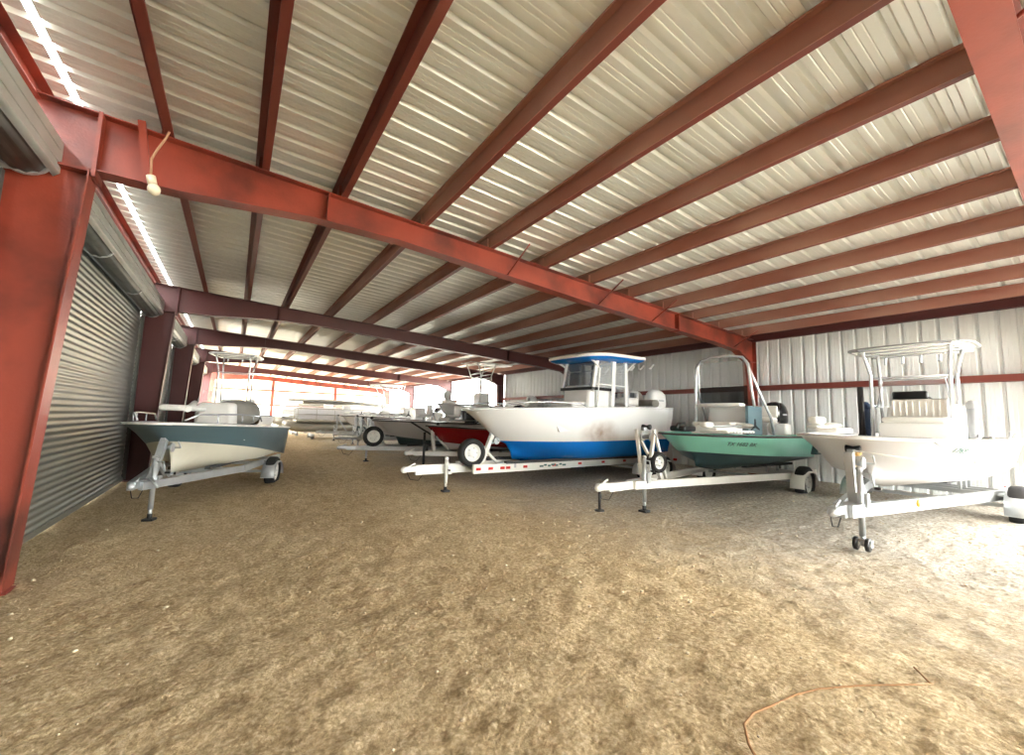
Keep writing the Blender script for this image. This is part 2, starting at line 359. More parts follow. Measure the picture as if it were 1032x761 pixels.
# ------------------------------------------------------------------ portal frames
DEP=[(-1.92,.70),(-1.32,.59),(-.67,.55),(.6,.385),(1.7,.33),(3.5,.355),(5.5,.38),(9.6,.385),(10.6,.42),(11.15,.62)]
def frame(Y,mt,label,detail=True,stain=False):
    o=thing('portal_frame',((XL+XR)/2,Y,gz(5)),label,'steel frame','steel portal frames across the shed')
    t=.2   # flange width
    # rafter
    mb=MB(); xs=[d[0] for d in DEP]
    for (x0,d0),(x1,d1) in zip(DEP[:-1],DEP[1:]):
        mb.prism([(x0,Y-.005,zr(x0)-d0),(x1,Y-.005,zr(x1)-d1),(x1,Y-.005,zr(x1)),(x0,Y-.005,zr(x0))],(0,.01,0),mt)
        mb.beam((x0,Y,zr(x0)-d0+.006),(x1,Y,zr(x1)-d1+.006),t,.012,mt)
    mb.beam((XL,Y,zr(XL)-.006),(XR-.2,Y,zr(XR-.2)-.006),t,.012,mt)
    mb.build('rafter',o)
    # left column (tapers to its foot)
    zt=zr(-1.32)-.6; mb=MB(); zb=gz(-1.5)-.05
    mb.prism([(-1.90,Y-.005,zb),(-1.51,Y-.005,zb),(-1.33,Y-.005,zt),(-1.90,Y-.005,zt+.03)],(0,.01,0),mt)
    mb.beam((-1.51,Y,zb),(-1.33,Y,zt),t+.04,.014,mt,up=(1,0,0)); mb.beam((-1.90,Y,zb),(-1.90,Y,zr(-1.9)-.02),t+.04,.014,mt,up=(1,0,0))
    mb.box((-1.62,Y,zt-.012),(.62,t+.02,.022),mt)
    mb.box((-1.70,Y,gz(-1.6)+.005),(.46,.26,.02),mt)
    mb.build('column',o)
    # right column
    mb=MB(); zt=zr(11.15)-.62; zb=gz(11.2)-.05
    mb.prism([(11.27,Y-.005,zb),(11.48,Y-.005,zb),(11.48,Y-.005,zr(11.5)-.03),(11.15,Y-.005,zr(11.15)-.05),(11.15,Y-.005,zt)],(0,.01,0),mt)
    mb.beam((11.27,Y,zb),(11.15,Y,zt),t,.012,mt,up=(1,0,0)); mb.beam((11.48,Y,zb),(11.48,Y,zr(11.48)-.03),t,.012,mt,up=(1,0,0))
    mb.beam((11.15,Y,zt),(11.48,Y,zt-.01),t,.012,mt)
    mb.build('column',o)
    # joint plates and stiffeners
    for x,d,w in ((-1.30,.66,.24),(.78,.37,.19),(8.05,.40,.22)):
        mb=MB(); mb.box((x,Y,zr(x)-d/2+.0),(.022 if w<.23 else .03,w,d),mt); 
        if detail:
            for zz in (.06,d-.06):
                for yy in (-.07,.07): mb.revolve((x-.02,Y+yy,zr(x)-zz),(1,0,0),[(-.014,0),(-.014,.014),(0,.014)],mt,6,False)
        mb.build('joint_plate' if w>.2 else 'stiffener',o)
    if detail:
        for x in (3.5,5.6,7.2,10.5):
            mb=MB(); mb.tube([(x,Y-.02,zr(x)-.34),(x+.02,Y-.62 if Y<6 else Y+.62,zr(x)-.0)],.014,mt,6); mb.build('flange_brace',o)
    return o
FL=['frame overhead at top right of the view','nearest full red portal frame crossing the picture','second full portal frame, shade-darkened red, behind the left boat','third portal frame down the shed','fourth portal frame down the shed','fifth portal frame, close to the bright end wall','last portal frame against the end wall']
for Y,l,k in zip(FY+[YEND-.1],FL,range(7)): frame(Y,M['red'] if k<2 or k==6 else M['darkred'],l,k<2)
# ------------------------------------------------------------------ roll-up doors on the left
def rollup(Y0,Y1,idx,closed):
    d=thing('door_%d'%idx,(XL,(Y0+Y1)/2,0),'grey corrugated roll up door %s'%(('closed beside the viewer','closed between the two nearest columns','closed behind the slate boat, third along','closed, fourth along the left side')[idx-1] if closed else 'rolled up, bay %s along the left side'%ORD[idx-1]),'door',kind='structure')
    m=M['door']; a=Y0+.115; b=Y1-.118
    mb=MB()
    if closed:
        zs=[]; z=.05
        while z<3.9:
            zs+= [(z,0),(z+.02,.012),(z+.045,.016),(z+.07,.012)]; z+=.09
        mb.add([(XL+h,a,z) for z,h in zs]+[(XL+h,b,z) for z,h in zs],[(j,j+1,len(zs)+j+1,len(zs)+j) for j in range(len(zs)-1)],m,True)
        mb.build('curtain',d)
        q=MB(); q.box((XL+.01,(a+b)/2,.05),(.05,b-a,.08),m); q.build('bottom_bar',d)
    # coil
    q=MB(); zc=3.83; xc=-1.73; R=.165
    pts=[]; n=40
    rows=[]
    for j,yy in enumerate([a,b]):
        rows.append([(xc+(R+.008*math.sin(12*t))*math.cos(t),yy,zc+(R+.008*math.sin(12*t))*math.sin(t)) for t in [2*math.pi*k/n for k in range(n)]])
    q.loft([[V(p) for p in r] for r in rows],M['coil']); 
    for yy in (a+.02,a+(b-a)*.33,a+(b-a)*.66,b-.02): q.revolve((xc,yy-.02,zc),(0,1,0),[(0,0),(0,R+.012),(.04,R+.012),(.04,0)],M['galv'],24,False)
    q.build('coil',d)
    # hood: bent sheet above and in front of coil
    q=MB(); prof=[(-1.90,4.08),(-1.57,4.11),(-1.54,4.08),(-1.54,3.78),(-1.57,3.75)]
    inner=[(x-.004 if x>-1.8 else x,z-.012) for x,z in prof]
    poly=[(x,a,z) for x,z in prof]+[(x-.012,a,z-.012) for x,z in reversed(prof)]
    poly=[(x,Y0+.11,z) for x,_,z in poly]; q.prism(poly,(0,Y1-Y0-.13,0),M['hood'])
    for zz in (3.86,3.98): q.box((-1.536,(Y0+Y1)/2,zz),(.012,Y1-Y0-.2,.012),M['hood'])
    for yy in (a,b-.01): q.prism([(-1.90,yy,4.07),(-1.55,yy,4.08),(-1.55,yy,3.77),(-1.62,yy,3.70),(-1.9,yy,3.66)],(0,.01,0),M['hood'])
    q.build('hood',d)
    q=MB(); q.box((XL-.02,(Y0+Y1)/2,(4.0+zr(XL)-.04)/2),(.03,Y1-Y0-.2,zr(XL)-4.04),M['hood']); q.build('glare_header_panel',d)  # panel added above the hood to stop glare reaching the roof
    for yy in (Y0+.16,Y1-.14):
        q=MB(); q.box((XL+.04,yy,1.85),(.07,.012,3.6),M['coil']); q.box((XL+.075,yy,1.85),(.008,.06,3.6),M['coil']); q.build('guide_rail',d)
rollup(FY[0],FY[1],1,True)
rollup(FY[1],FY[2],2,True)
for k in range(2,5): rollup(FY[k],FY[k+1],k+1,k<4)

# ------------------------------------------------------------------ parts for trailers and boats
def wheel(mb_t,mb_r,c,R=.31,w=.2,ax=(0,1,0)):
    c=V(c); a=V(ax)
    mb_t.revolve(c,a,[(-w*.36,R*.62),(-w/2,R*.74),(-w/2,R*.9),(-w*.38,R*.985),(-w*.12,R),(w*.12,R),(w*.38,R*.985),(w/2,R*.9),(w/2,R*.74),(w*.36,R*.62)],M['tire'],30)
    mb_r.revolve(c,a,[(-w*.36,R*.63),(-w*.3,R*.56),(-w*.12,R*.5),(-w*.16,R*.3),(-w*.26,R*.26),(-w*.34,R*.16),(-w*.36,0)],M['rim'],24)
    mb_r.revolve(c,a,[(w*.36,R*.63),(w*.3,R*.56),(w*.12,R*.5),(w*.1,0)],M['rim'],24)
    u=a.cross(V((0,0,1))).normalized(); v=a.cross(u)
    for k in range(5):
        t=2*math.pi*k/5; p=c-a*w*.2+(u*math.cos(t)+v*math.sin(t))*R*.33
        mb_r.revolve(p,-a,[(0,.014),(.03,.013),(.03,0)],M['galv'],6,False)
def put_wheel(parent,c,R=.31,w=.2,ax=(0,1,0),name='wheel'):
    t=MB(); r=MB(); wheel(t,r,c,R,w,ax); o=t.build(name,parent); r.build('rim',o); return o
def jackstand(parent,x,y,z0,z1,wheelfoot=False,mt=None,handle=True):
    mt=mt or M['galv']; mb=MB()
    mb.tube([(x,y,z0+.16),(x,y,z1)],.032,mt,12); mb.tube([(x,y,z0+.05),(x,y,z0+.2)],.024,mt,10)
    mb.ell((x,y,z1),(.04,.04,.03),mt,10,6)
    mb.box((x+.05,y,(z0+z1)/2+.1),(.08,.12,.16),mt)
    o=mb.build('jack',parent)
    h=MB(); h.tube([(x,y,z1-.05),(x-.03,y-.12,z1-.05),(x-.03,y-.14,z1-.2)],.011,mt,6); h.tube([(x-.03,y-.14,z1-.2),(x-.03,y-.2,z1-.2)],.016,M['black'],8); h.build('crank_handle',o)
    if wheelfoot:
        for dy in (-.055,.055):
            w=MB(); w.revolve((x-.03,y+dy,z0+.075),(0,1,0),[(-.022,0),(-.022,.03),(-.02,.05),(-.022,.06),(-.016,.075),(.016,.075),(.022,.06),(.02,.05),(.022,0)],M['black'],20); w.revolve((x-.03,y+dy-.024,z0+.075),(0,1,0),[(0,0),(0,.028),(.05,.028),(.05,0)],M['whitepaint'],12); w.build('caster',o)
        f=MB(); f.box((x-.01,y,z0+.12),(.07,.17,.02),mt); f.box((x-.02,y-.085,z0+.09),(.06,.006,.08),mt); f.box((x-.02,y+.085,z0+.09),(.06,.006,.08),mt); f.build('caster_bracket',o)
    else:
        f=MB(); f.box((x,y,z0+.02),(.13,.13,.03),M['dark']); f.tube([(x,y,z0+.02),(x,y,z0+.1)],.03,M['dark'],10); f.build('foot_plate',o)
def trailer(o,g,sc_,sw,s1,half,zrail,rw,mt,wheels=1,jz=None,wheelfoot=False,winch=None,spare=None,railcap=None,fender=True,bunkz=.2,jackx=0.,vee=1.5,hr=None,sandwheel=.31,reflect=False,jt=None):
    """s along the trailer; sc_ coupler s, sw winch s, s1 rear end; near side is -y"""
    zr_=g+zrail
    # coupler
    mb=MB(); mb.rbox((sc_+.1,0,zr_+.02),(.26,.1,.1),mt,.02); mb.ell((sc_,0,zr_+.01),(.07,.055,.055),mt,12,8); mb.tube([(sc_+.06,0,zr_+.06),(sc_+.2,0,zr_+.12)],.014,mt,6); mb.tube([(sc_+.06,.05,zr_-.02),(sc_+.14,.06,zr_-.17),(sc_+.3,.06,zr_-.2),(sc_+.42,.05,zr_-.05)],.006,M['dark'],5)
    mb.build('coupler',o)
    mb=MB(); mb.beam((sc_+.2,0,zr_),(sw+.25,0,zr_),.09,rw,mt); mb.build('tongue',o)
    # rails: converge to the tongue then run parallel
    for sgn in (-1,1):
        mb=MB(); p=[(sw-.35,sgn*(.06 if hr is None else hr*.9),zr_),(sw+vee,sgn*(half*.98 if hr is None else hr),zr_),(s1,sgn*(half if hr is None else hr*1.05),zr_)]
        mb.beam(p[0],p[1],.07,rw,mt); mb.beam((p[1][0]-.03,p[1][1],zr_),p[2],.07,rw,mt)
        r=mb.build('rail',o)
        if reflect and sgn<0:
            for k in range(12):
                if k%2==0 or k>3:
                    q=MB(); f=(k+.7)/12.5; a=V(p[0]).lerp(V(p[1]),min(1,f*2)) if f<.5 else V(p[1]).lerp(V(p[2]),(f-.5)*2)
                    q.box((a.x,a.y-.04,a.z),(.1,.012,.05),M['redlite']); q.build('reflector',r)
    for s in (sw+.7,sw+vee+.1,(sw+vee+s1)/2,s1-.15):
        hw=(half*min(1,(s-sw+.35)/(vee+.35)) if hr is None else hr); mb=MB(); mb.beam((s,-hw,zr_-.02),(s,hw,zr_-.02),.07,.06,mt,up=(0,0,1)); mb.build('crossmember',o)
    # bunks with brackets
    for sgn in (-1,1):
        mb=MB(); mb.beam((sw+vee*.75,sgn*half*.38,zr_+bunkz+.03),(s1+.05,sgn*half*.42,zr_+bunkz),.09,.05,M['bunk']); b=mb.build('bunk',o)
        for s in (sw+vee+.1,(sw+vee+s1)/2,s1-.15): mb=MB(); mb.box((s,sgn*half*.4,zr_+bunkz/2),(.05,.04,bunkz+.02),M['galv']); mb.build('bunk_bracket',b)
    # axle, wheels, fenders
    wx=[s1-1.15] if wheels==1 else [s1-1.55,s1-.85]
    R=sandwheel
    for x in wx:
        mb=MB(); mb.beam((x,-half-.1,g+R),(x,half+.1,g+R),.05,.05,M['galv']); mb.build('axle',o)
        for sgn in (-1,1): put_wheel(o,(x,sgn*(half+.17),g+R),R,.19,(0,1,0) if sgn<0 else (0,-1,0))
    for sgn in (-1,1):
        mb=MB(); c=sum(wx)/len(wx); hw=R+.08+(.35 if wheels>1 else 0); n=12; rows=[]
        for k in range(n+1):
            t=math.pi*k/n; x=c-hw*math.cos(t) if wheels==1 else c-math.copysign(abs(math.cos(t))**.5,math.cos(t))*hw
            z=g+R*.72+(R+.0)*1.0*math.sin(t)**.8
            rows.append([V((x,sgn*(half+.05),z)),V((x,sgn*(half+.29),z)),V((x,sgn*(half+.3),z-.03)),V((x,sgn*(half+.29),z-.012)),V((x,sgn*(half+.05),z-.012))])
        mb.loft(rows,M['whitepaint'] if mt==M['whitepaint'] else M['galv'],True,True,True)
        mb.box((c,sgn*(half+.02),zr_+.02),(.3,.08,.03),M['galv'])
        mb.build('fender',o)
        tl=MB(); tl.rbox((s1+.04,sgn*(half-.05),zr_+.02),(.04,.1,.06),M['redlite'],.012); tl.build('tail_light',o)
    # jack
    jackstand(o,jackx,-.1,g,g+(jz or .8),wheelfoot,jt or mt)
    # winch post
    if winch:
        h,style=winch; mb=MB(); zt=g+h
        if style=='A':
            for sgn in (-1,1):
                mb.beam((sw+.02,sgn*.05,zr_),(sw+.02,sgn*.17,zt),.05,.04,mt,up=(1,0,0)); 
                mb.beam((sw+.55,sgn*.05,zr_),(sw+.05,sgn*.17,zt-.08),.04,.04,mt,up=(0,1,0))
            mb.beam((sw,-.12,zr_+.28),(sw,.12,zr_+.28),.05,.05,mt)
        else:
            mb.beam((sw,0,zr_-.03),(sw-.08 if style=='L' else sw+.28,0,zt),.075,.085,mt,up=(0,1,0)); mb.beam((sw+.5,0,zr_),(sw+.05,0,zr_+(zt-zr_)*.6),.05,.05,mt,up=(0,1,0))
        w=mb.build('winch_post',o)
        tx=sw if style!='V' else sw+.28
        q=MB(); q.revolve((tx+.06,-.1,zt-.12),(0,1,0),[(0,0),(0,.07),(.02,.07),(.02,.035),(.16,.035),(.16,.07),(.18,.07),(.18,0)],M['galv'],16,False); q.tube([(tx+.06,-.12,zt-.12),(tx+.06,-.2,zt-.12),(tx-.08,-.22,zt-.02)],.012,M['galv'],6); q.build('winch',w)
        q=MB(); q.revolve((tx+.06,-.07,zt+.04),(0,1,0),[(0,.0),(0,.045),(.07,.028),(.14,.045),(.14,0)],M['black'],14); q.box((tx+.0,0,zt+.01),(.1,.06,.05),M['galv']); q.build('bow_roller',w)
    if spare:
        x,y,z,R2=spare; t=put_wheel(o,(x,y,z),R2,.17,(0.12,1,0),'spare_wheel'); q=MB(); q.beam((x+.02,y+.02,z),(x+.22,y+.04,zr_),.06,.04,mt,up=(0,1,0)); q.build('spare_carrier',o)
def hull(o,x0,L,B,zg0,zg1,zwl0,zwl1,zch,zk,rake,e,mats,sb=.55,deckd=.35,foredeck=(.3,.05),cap=.1,rubm=None,pmid=0,flare=.14,sheer=0,capm=None,deckm=None,transom_in=.05,p=2.2):
    """bow tip at x0; mats: topsides, boot band, bottom"""
    N=26; rows=[]; S=[(i/N)**1.35 for i in range(N+1)]
    def gb(t,ee): t=min(1,t/sb); return (1-(1-t)**p)**ee
    def zg(s): return zg0+(zg1-zg0)*s-sheer*4*s*(1-s)
    def zw(s): return zwl0+(zwl1-zwl0)*s
    ring=[]
    for s in S:
        st=1-.04*max(0,(s-.6)/.4)
        bg=B*gb(s,e)*st; bw=B*(1-flare*.6)*gb(s,e+.22)*st; bc=B*(1-flare)*gb(s,e+.4)*st
        r=lambda k:x0+rake*k+s*(L-rake*k)
        t=min(1,s/sb)
        zc=zch+(zw(0)-zch)*.75*(1-t)**2.2; zkk=zk+(zch-zk)*.55*(1-t)**3
        ym=bg*.45+bw*.55
        half=[V((r(0),bg,zg(s))),V((r(.38),ym,zg(s)*.5+zw(s)*.5)),V((r(.72),bw,zw(s))),V((r(.9),bc,zc)),V((r(1.0),bc*.45,zkk*.45+zc*.55-.02*(1)) ),V((r(1.05),0,zkk))]
        full=half[:-1]+[half[-1]]+[V((q.x,-q.y,q.z)) for q in reversed(half[:-1])]
        ring.append(full)
    HR[o.name]=ring
    mb=MB(); n=len(ring[0]); mm=[mats[0],mats[0],mats[1],mats[2],mats[2],mats[2],mats[2],mats[1],mats[0],mats[0]]
    for j in range(n-1):
        rows=[[r[j],r[j+1]] for r in ring]
        mb.loft(rows,mm[j],False,False,True)
    mb.add(ring[-1],[tuple(range(n))],mats[0])
    h=mb.build('hull',o)
    # gunwale cap + liner + deck
    mb=MB(); cm=capm or M['gel']; dm=deckm or M['deck']
    capo=[];capi=[];low=[];mid=[]
    for s,r in zip(S,ring):
        g=r[0]; bi=max(0,g.y-cap*min(1,s/.04+.0)); z=g.z
        xx=max(g.x,x0+cap*1.2) if s<.1 else g.x
        zd=z-foredeck[1] if s<foredeck[0] else z-deckd
        capo.append(V((g.x,g.y,z+.004))); capi.append(V((xx,bi,z+.012))); low.append(V((xx,bi*.98,zd)))
    for sg in (1,-1):
        f=lambda P:[V((q.x,q.y*sg,q.z)) for q in P]
        a,b,c=f(capo),f(capi),f(low)
        mb.loft([[a[i],b[i]] for i in range(len(a))],cm,False,False,True)
        mb.loft([[b[i],c[i]] for i in range(len(a))],cm,False,False,False)
        mb.loft([[c[i],V((c[i].x,0,c[i].z+.01))] for i in range(len(a))],dm,False,False,False)
    E=[capi[-1],low[-1]]; mb.add([V((E[0].x,E[0].y,E[0].z)),V((E[0].x,-E[0].y,E[0].z)),V((E[1].x,-E[1].y,E[1].z)),E[1]],[(0,1,2,3)],cm)
    mb.add([V((q.x,q.y*s_,q.z)) for q in (capo[-1],) for s_ in (1,-1)]+[V((E[0].x-.02,E[0].y*s_,E[0].z)) for s_ in (-1,1)],[(0,1,2,3)],cm)
    mb.build('deck_liner',o)
    mb=MB(); rm=rubm or M['rub']
    path=[V((r[-1].x,r[-1].y,r[-1].z-.02)) for r in reversed(ring)]+[V((r[0].x,r[0].y,r[0].z-.02)) for r in ring[1:]]
    path[N]=V((x0-.01,0,path[N].z)); mb.tube(path,.02,rm,6); mb.build('rub_rail',o)
    return h
HR={}
def side(o,x,f):
    """point on the near side of a hull: f=0 at the gunwale, 1 at the paint line"""
    ring=HR[o.name]
    def at(j):
        P=[r[j] for r in ring]
        for a,b in zip(P[:-1],P[1:]):
            if a.x<=x<=b.x: return a.lerp(b,(x-a.x)/max(1e-6,b.x-a.x))
        return P[-1]
    g,m_,w=at(-1),at(-2),at(-3)
    return g.lerp(m_,f*2) if f<.5 else m_.lerp(w,f*2-1)
def hulltext(o,body,size,x,f,m,name='registration_number'):
    p=side(o,x,f); X=(side(o,x+.12,f)-side(o,x-.12,f)).normalized(); Yv=(side(o,x,f-.12)-side(o,x,f+.12)).normalized(); Z=X.cross(Yv).normalized(); Yv=Z.cross(X)
    T=Matrix((X,Yv,Z)).transposed().to_4x4(); T=Matrix.Translation(p+Z*.008)@T
    wtext(body,size,m,o,T,name)
def outboard(o,x,y,z,m=None,sc=1.,tilt=0.):
    """z = height of transom top; cowl above"""
    m=m or M['cowl']; k=sc; c=math.cos(tilt); s=math.sin(tilt)
    def R(px,py,pz): return (x+k*(px*c+pz*s), y+k*py, z+k*(-px*s+pz*c)) if False else (x+k*(px*c-(-pz)*s*1.0), y+k*py, z+k*(pz*c-px*s*-1.0*-1))
    mb=MB(); rows=[]
    for zz,lx,ly,ox in ((.10,.20,.13,.22),(.14,.26,.17,.22),(.30,.31,.20,.22),(.48,.32,.205,.20),(.60,.28,.18,.19),(.68,.2,.13,.18),(.71,.09,.06,.17)):
        rows.append([V(R(ox+lx*math.copysign(abs(math.cos(a))**.75,math.cos(a)),ly*math.copysign(abs(math.sin(a))**.75,math.sin(a)),zz)) for a in [2*math.pi*q/20 for q in range(20)]])
    mb.loft(rows,m); 
    q=mb.build('motor_cowl',o)
    for sg in (-1,1): d=MB(); d.box(R(.16,sg*.2,.42),(.22*k,.012,.035*k),M['galv']); d.build('cowl_trim',q)
    mb=MB(); rows=[]
    for zz,lx,ly,ox in ((.12,.16,.1,.22),(0,.13,.075,.22),(-.3,.11,.05,.22),(-.52,.1,.035,.24)):
        rows.append([V(R(ox+lx*math.cos(a),ly*math.sin(a),zz)) for a in [2*math.pi*q/14 for q in range(14)]])
    mb.loft(rows,M['dark']); mb.box(R(.3,0,-.5),(.34*k,.24*k,.015),M['dark']); mb.build('midsection',o)
    mb=MB(); rows=[]
    for xx,r in ((.02,.01),(.1,.05),(.25,.065),(.4,.05),(.48,.035)): rows.append([V(R(xx,r*math.cos(a),-.64+r*math.sin(a))) for a in [2*math.pi*q/12 for q in range(12)]])
    mb.loft(rows,M['dark']); mb.prism([R(.12,-.008,-.68),R(.34,-.008,-.68),R(.36,-.008,-.84),R(.26,-.008,-.84)],(0,.016*k,0),M['dark']); mb.build('lower_unit',o)
    mb=MB()
    for b in range(3):
        a=2*math.pi*b/3; n_=5; pts=[]
        for t in range(n_+1):
            rr=.03+.13*t/n_; w=.05*math.sin(math.pi*(t+.6)/(n_+1.2))
            pts.append([V(R(.50-w*.4,rr*math.cos(a-w*6*.15-.3),-.64+rr*math.sin(a-w*6*.15-.3))),V(R(.54+w*.3,rr*math.cos(a+.35),-.64+rr*math.sin(a+.35)))])
        mb.loft(pts,M['galv'],False,False,True)
    mb.revolve(R(.46,0,-.64),(1,0,0),[(0,0),(0,.035),(.12,.03),(.15,0)],M['galv'],10); mb.build('propeller',o)
    mb=MB(); mb.box(R(.03,0,-.02),(.12*k,.26*k,.3*k),M['dark']); mb.build('transom_bracket',o)
def trolling(o,p0,p1,m=None):
    """motor stowed flat on the bow: head at p0, pod at p1"""
    m=m or M['whitepaint']; p0=V(p0); p1=V(p1); d=(p1-p0).normalized(); s_=d.cross(V((0,0,1))).normalized()
    mb=MB(); mb.tube([p0,p1],.018,M['galv'],8); mb.rbox(p0+V((0,0,.03)),(.3,.13,.1),m,.04); 
    a=mb.build('trolling_motor',o)
    mb=MB(); mb.revolve(p1-s_*.16,s_,[(0,0),(.03,.04),(.1,.05),(.3,.05),(.36,.03),(.38,0)],m,12); mb.build('motor_pod',a)
    mb=MB()
    for t in (0,2.1,4.2): 
        c=p1+s_*.25; u=V((0,0,1)); w=d
        e=u*math.cos(t)+w*math.sin(t); mb.beam(c,c+e*.13,.05,.008,M['black'],up=tuple(s_),w1=.02)
    mb.build('trolling_propeller',a)
    mb=MB(); mb.rbox(p0.lerp(p1,.35)+V((0,0,-.05)),(.5,.14,.05),m,.02); mb.build('mount_plate',a)
def ttop(o,x,zt,z0,Lx,Wy,lx,ly,top,under,frame_m,tilt=0.,th=.05,holders=5,legx=None,rim=None,canopy_shift=0.,hard=False):
    """canopy centred at x (+shift); legs at +-lx/2, +-ly/2"""
    def zc(xx): return zt+tilt*(xx-x)
    mb=MB(); n=32; cx=x+canopy_shift
    def ringp(k,dz):
        return [V((cx+k*Lx/2*math.copysign(abs(math.cos(a))**.55,math.cos(a)),k*Wy/2*math.copysign(abs(math.sin(a))**.55,math.sin(a)),zc(cx+k*Lx/2*math.cos(a))+dz)) for a in [2*math.pi*j/n for j in range(n)]]
    rm=rim or top
    mb.loft([ringp(.93,-th*.5),ringp(.985,-th*.45),ringp(1,-th*.1),ringp(.99,th*.3),ringp(.9,th*.55),ringp(.5,th*.9),ringp(.02,th)],rm,True,False,True)
    mb.loft([ringp(.975,-th*.47),ringp(.945,-th*.8),ringp(.84,-th*1.25),ringp(.02,-th*1.0)] if hard else [ringp(.93,-th*.5),ringp(.9,-th*.2),ringp(.02,0)],under,True,False,True)
    c=mb.build('canopy',o)
    mb=MB()
    for sy in (-1,1):
        for sx in (-1,1):
            a=V((x+sx*lx*.5,sy*ly*.5,z0)); b=V((x+sx*lx*.42,sy*ly*.5,z0+(zt-z0)*.75)); d=V((x+sx*lx*.75,sy*ly*.56,zc(x+sx*lx*.75)-th*.6))
            mb.tube([a,b,(b+d)/2+V((0,0,.02)),d],.026,frame_m,8)
        mb.tube([(x-lx*.48,sy*ly*.5,z0+(zt-z0)*.45),(x+lx*.48,sy*ly*.5,z0+(zt-z0)*.45)],.018,frame_m,6)
        if not hard: mb.tube([(x-Lx*.44,sy*Wy*.36,zc(x-Lx*.44)-.02),(x+Lx*.44,sy*Wy*.36,zc(x+Lx*.44)-.02)],.02,frame_m,6)
    for sx in (() if hard else (-.42,-.14,.14,.42)): mb.tube([(x+sx*Lx,-Wy*.42,zc(x+sx*Lx)-.03),(x+sx*Lx,Wy*.42,zc(x+sx*Lx)-.03)],.018,frame_m,6)
    for sx in (-1,1): mb.tube([(x+sx*lx*.43,-ly*.5,z0+(zt-z0)*.72),(x+sx*lx*.43,ly*.5,z0+(zt-z0)*.72)],.018,frame_m,6)
    mb.build('top_frame',o)
    for j in range(holders):
        q=MB(); yy=-ly*.5+ly*j/(max(1,holders-1)); xx=cx+Lx*.47
        q.tube([(xx,yy,zc(xx)-.16),(xx+.05,yy,zc(xx)+.1)],.024,frame_m,8); q.build('rod_holder',o)

def axisframe(X,Y,deg,tilt=0,z=0):
    FRAME[0]=Matrix.Translation(V((X,Y,z)))@Matrix.Rotation(math.radians(deg),4,'Z')@Matrix.Rotation(math.radians(tilt),4,'Y')
def unframe(): FRAME[0]=Matrix.Identity(4)

# ------------------------------------------------------------------ BOAT 1: white skiff at the right
g=gz(6.1)
axisframe(6.1,1.86,0)
t=thing('boat_trailer',(2,0,g),'grey galvanised trailer with caster jack under the white skiff at far right','trailer')
trailer(t,g,-.52,.12,4.6,.78,.45,.14,M['galv'],1,.92,True,winch=(1.1,'L'),bunkz=.16,vee=3.5)
q=MB(); q.revolve((1.15,-.34,g+.47),(0,-1,0),[(0,0),(0,.05),(.02,.045),(.025,0)],M['amber'],12); q.build('marker_light',t,label='amber side marker light')
b=thing('skiff_boat',(2.3,0,.85),'white flat deck skiff with aluminium T-top, right edge of the row','boat')
hull(b,-.05,4.95,.97,1.5,1.5,1.2,1.12,.98,.80,.75,.56,[M['gelgrey'],M['gelgrey'],M['gelgrey']],sb=.36,deckd=.3,foredeck=(.3,.02),cap=.12,rubm=M['gel'],flare=.2)
q=MB(); q.ell((.2,-.03,1.3),(.05,.05,.04),M['strap'],10,6); q.tube([(.2,-.03,1.3),(.1,0,1.22),(.25,0,1.12)],.014,M['strap'],6); q.build('bow_strap',b,label='pale orange bow strap')
q=MB(); q.tube([(.08,-.04,1.33),(.5,-.68,1.235),(1.2,-.92,1.2),(2.2,-.97,1.15),(3.2,-.97,1.13)],.011,M['whitepaint'],6); q.build('spray_rail',b)
# console with cooler seat
q=MB(); q.rbox((3.05,-.1,1.62),(.55,.9,.72),M['gel'],.06,taper=.9); c=q.build('console',b)
q=MB(); q.rbox((2.55,-.1,1.5),(.5,.8,.4),M['gel'],.05); q.build('cooler_seat',b)
q=MB(); q.rbox((2.53,-.1,1.74),(.44,.72,.09),M['vinylw'],.04); q.rbox((2.78,-.1,1.93),(.1,.68,.3),M['vinylw'],.045); 
for k in range(9): q.tube([(2.722,-.4+.075*k,1.82),(2.722,-.4+.075*k,2.04)],.012,M['vinylw'],6)
q.build('seat_cushion',b)
q=MB(); q.add([(2.86,-.42,1.98),(2.86,.42,1.98),(2.96,.36,2.4),(2.96,-.36,2.4)],[(0,1,2,3)],M['clear']); q.tube([(2.86,-.43,1.97),(2.96,-.37,2.41),(2.96,.37,2.41),(2.86,.43,1.97)],.014,M['alu'],6); q.build('windshield',c)
q=MB(); q.rbox((2.84,.02,2.14),(.06,.42,.14),M['black'],.03); q.build('gauge_pod',c,label='black electronics pod behind windshield')
q=MB(); q.revolve((3.4,0,2.0),(-1,0,.35),[(0,.17),(.012,.182),(.024,.17),(.012,.158)],M['black'],20); 
for a in (0,2.1,4.2): q.tube([(3.4,0,2.0),(3.4+.05*math.cos(a),.17*math.sin(a),2.0+.16*math.cos(a))],.01,M['alu'],5)
q.build('steering_wheel',c)
ttop(b,2.95,2.9,1.22,1.25,1.5,.55,.92,M['vinylg'],M['vinylw'],M['alu'],tilt=.0,th=.03,holders=5)
for y,mm in ((.62,M['navy']),(-.62,M['vinylg'])):
    q=MB(); q.tube([(2.95,y,1.3),(2.97,y,1.95)],.06,mm,10); q.ell((2.97,y,1.97),(.07,.07,.09),mm,10,6); q.build('folded_fabric',b)
q=MB(); q.tube([(2.75,.62,1.4),(2.78,.63,2.3)],.045,M['black'],8); q.tube([(2.75,.62,1.25),(2.75,.62,1.5)],.06,M['black'],8); q.build('spare_propeller_case',b,label='slim black upright case')
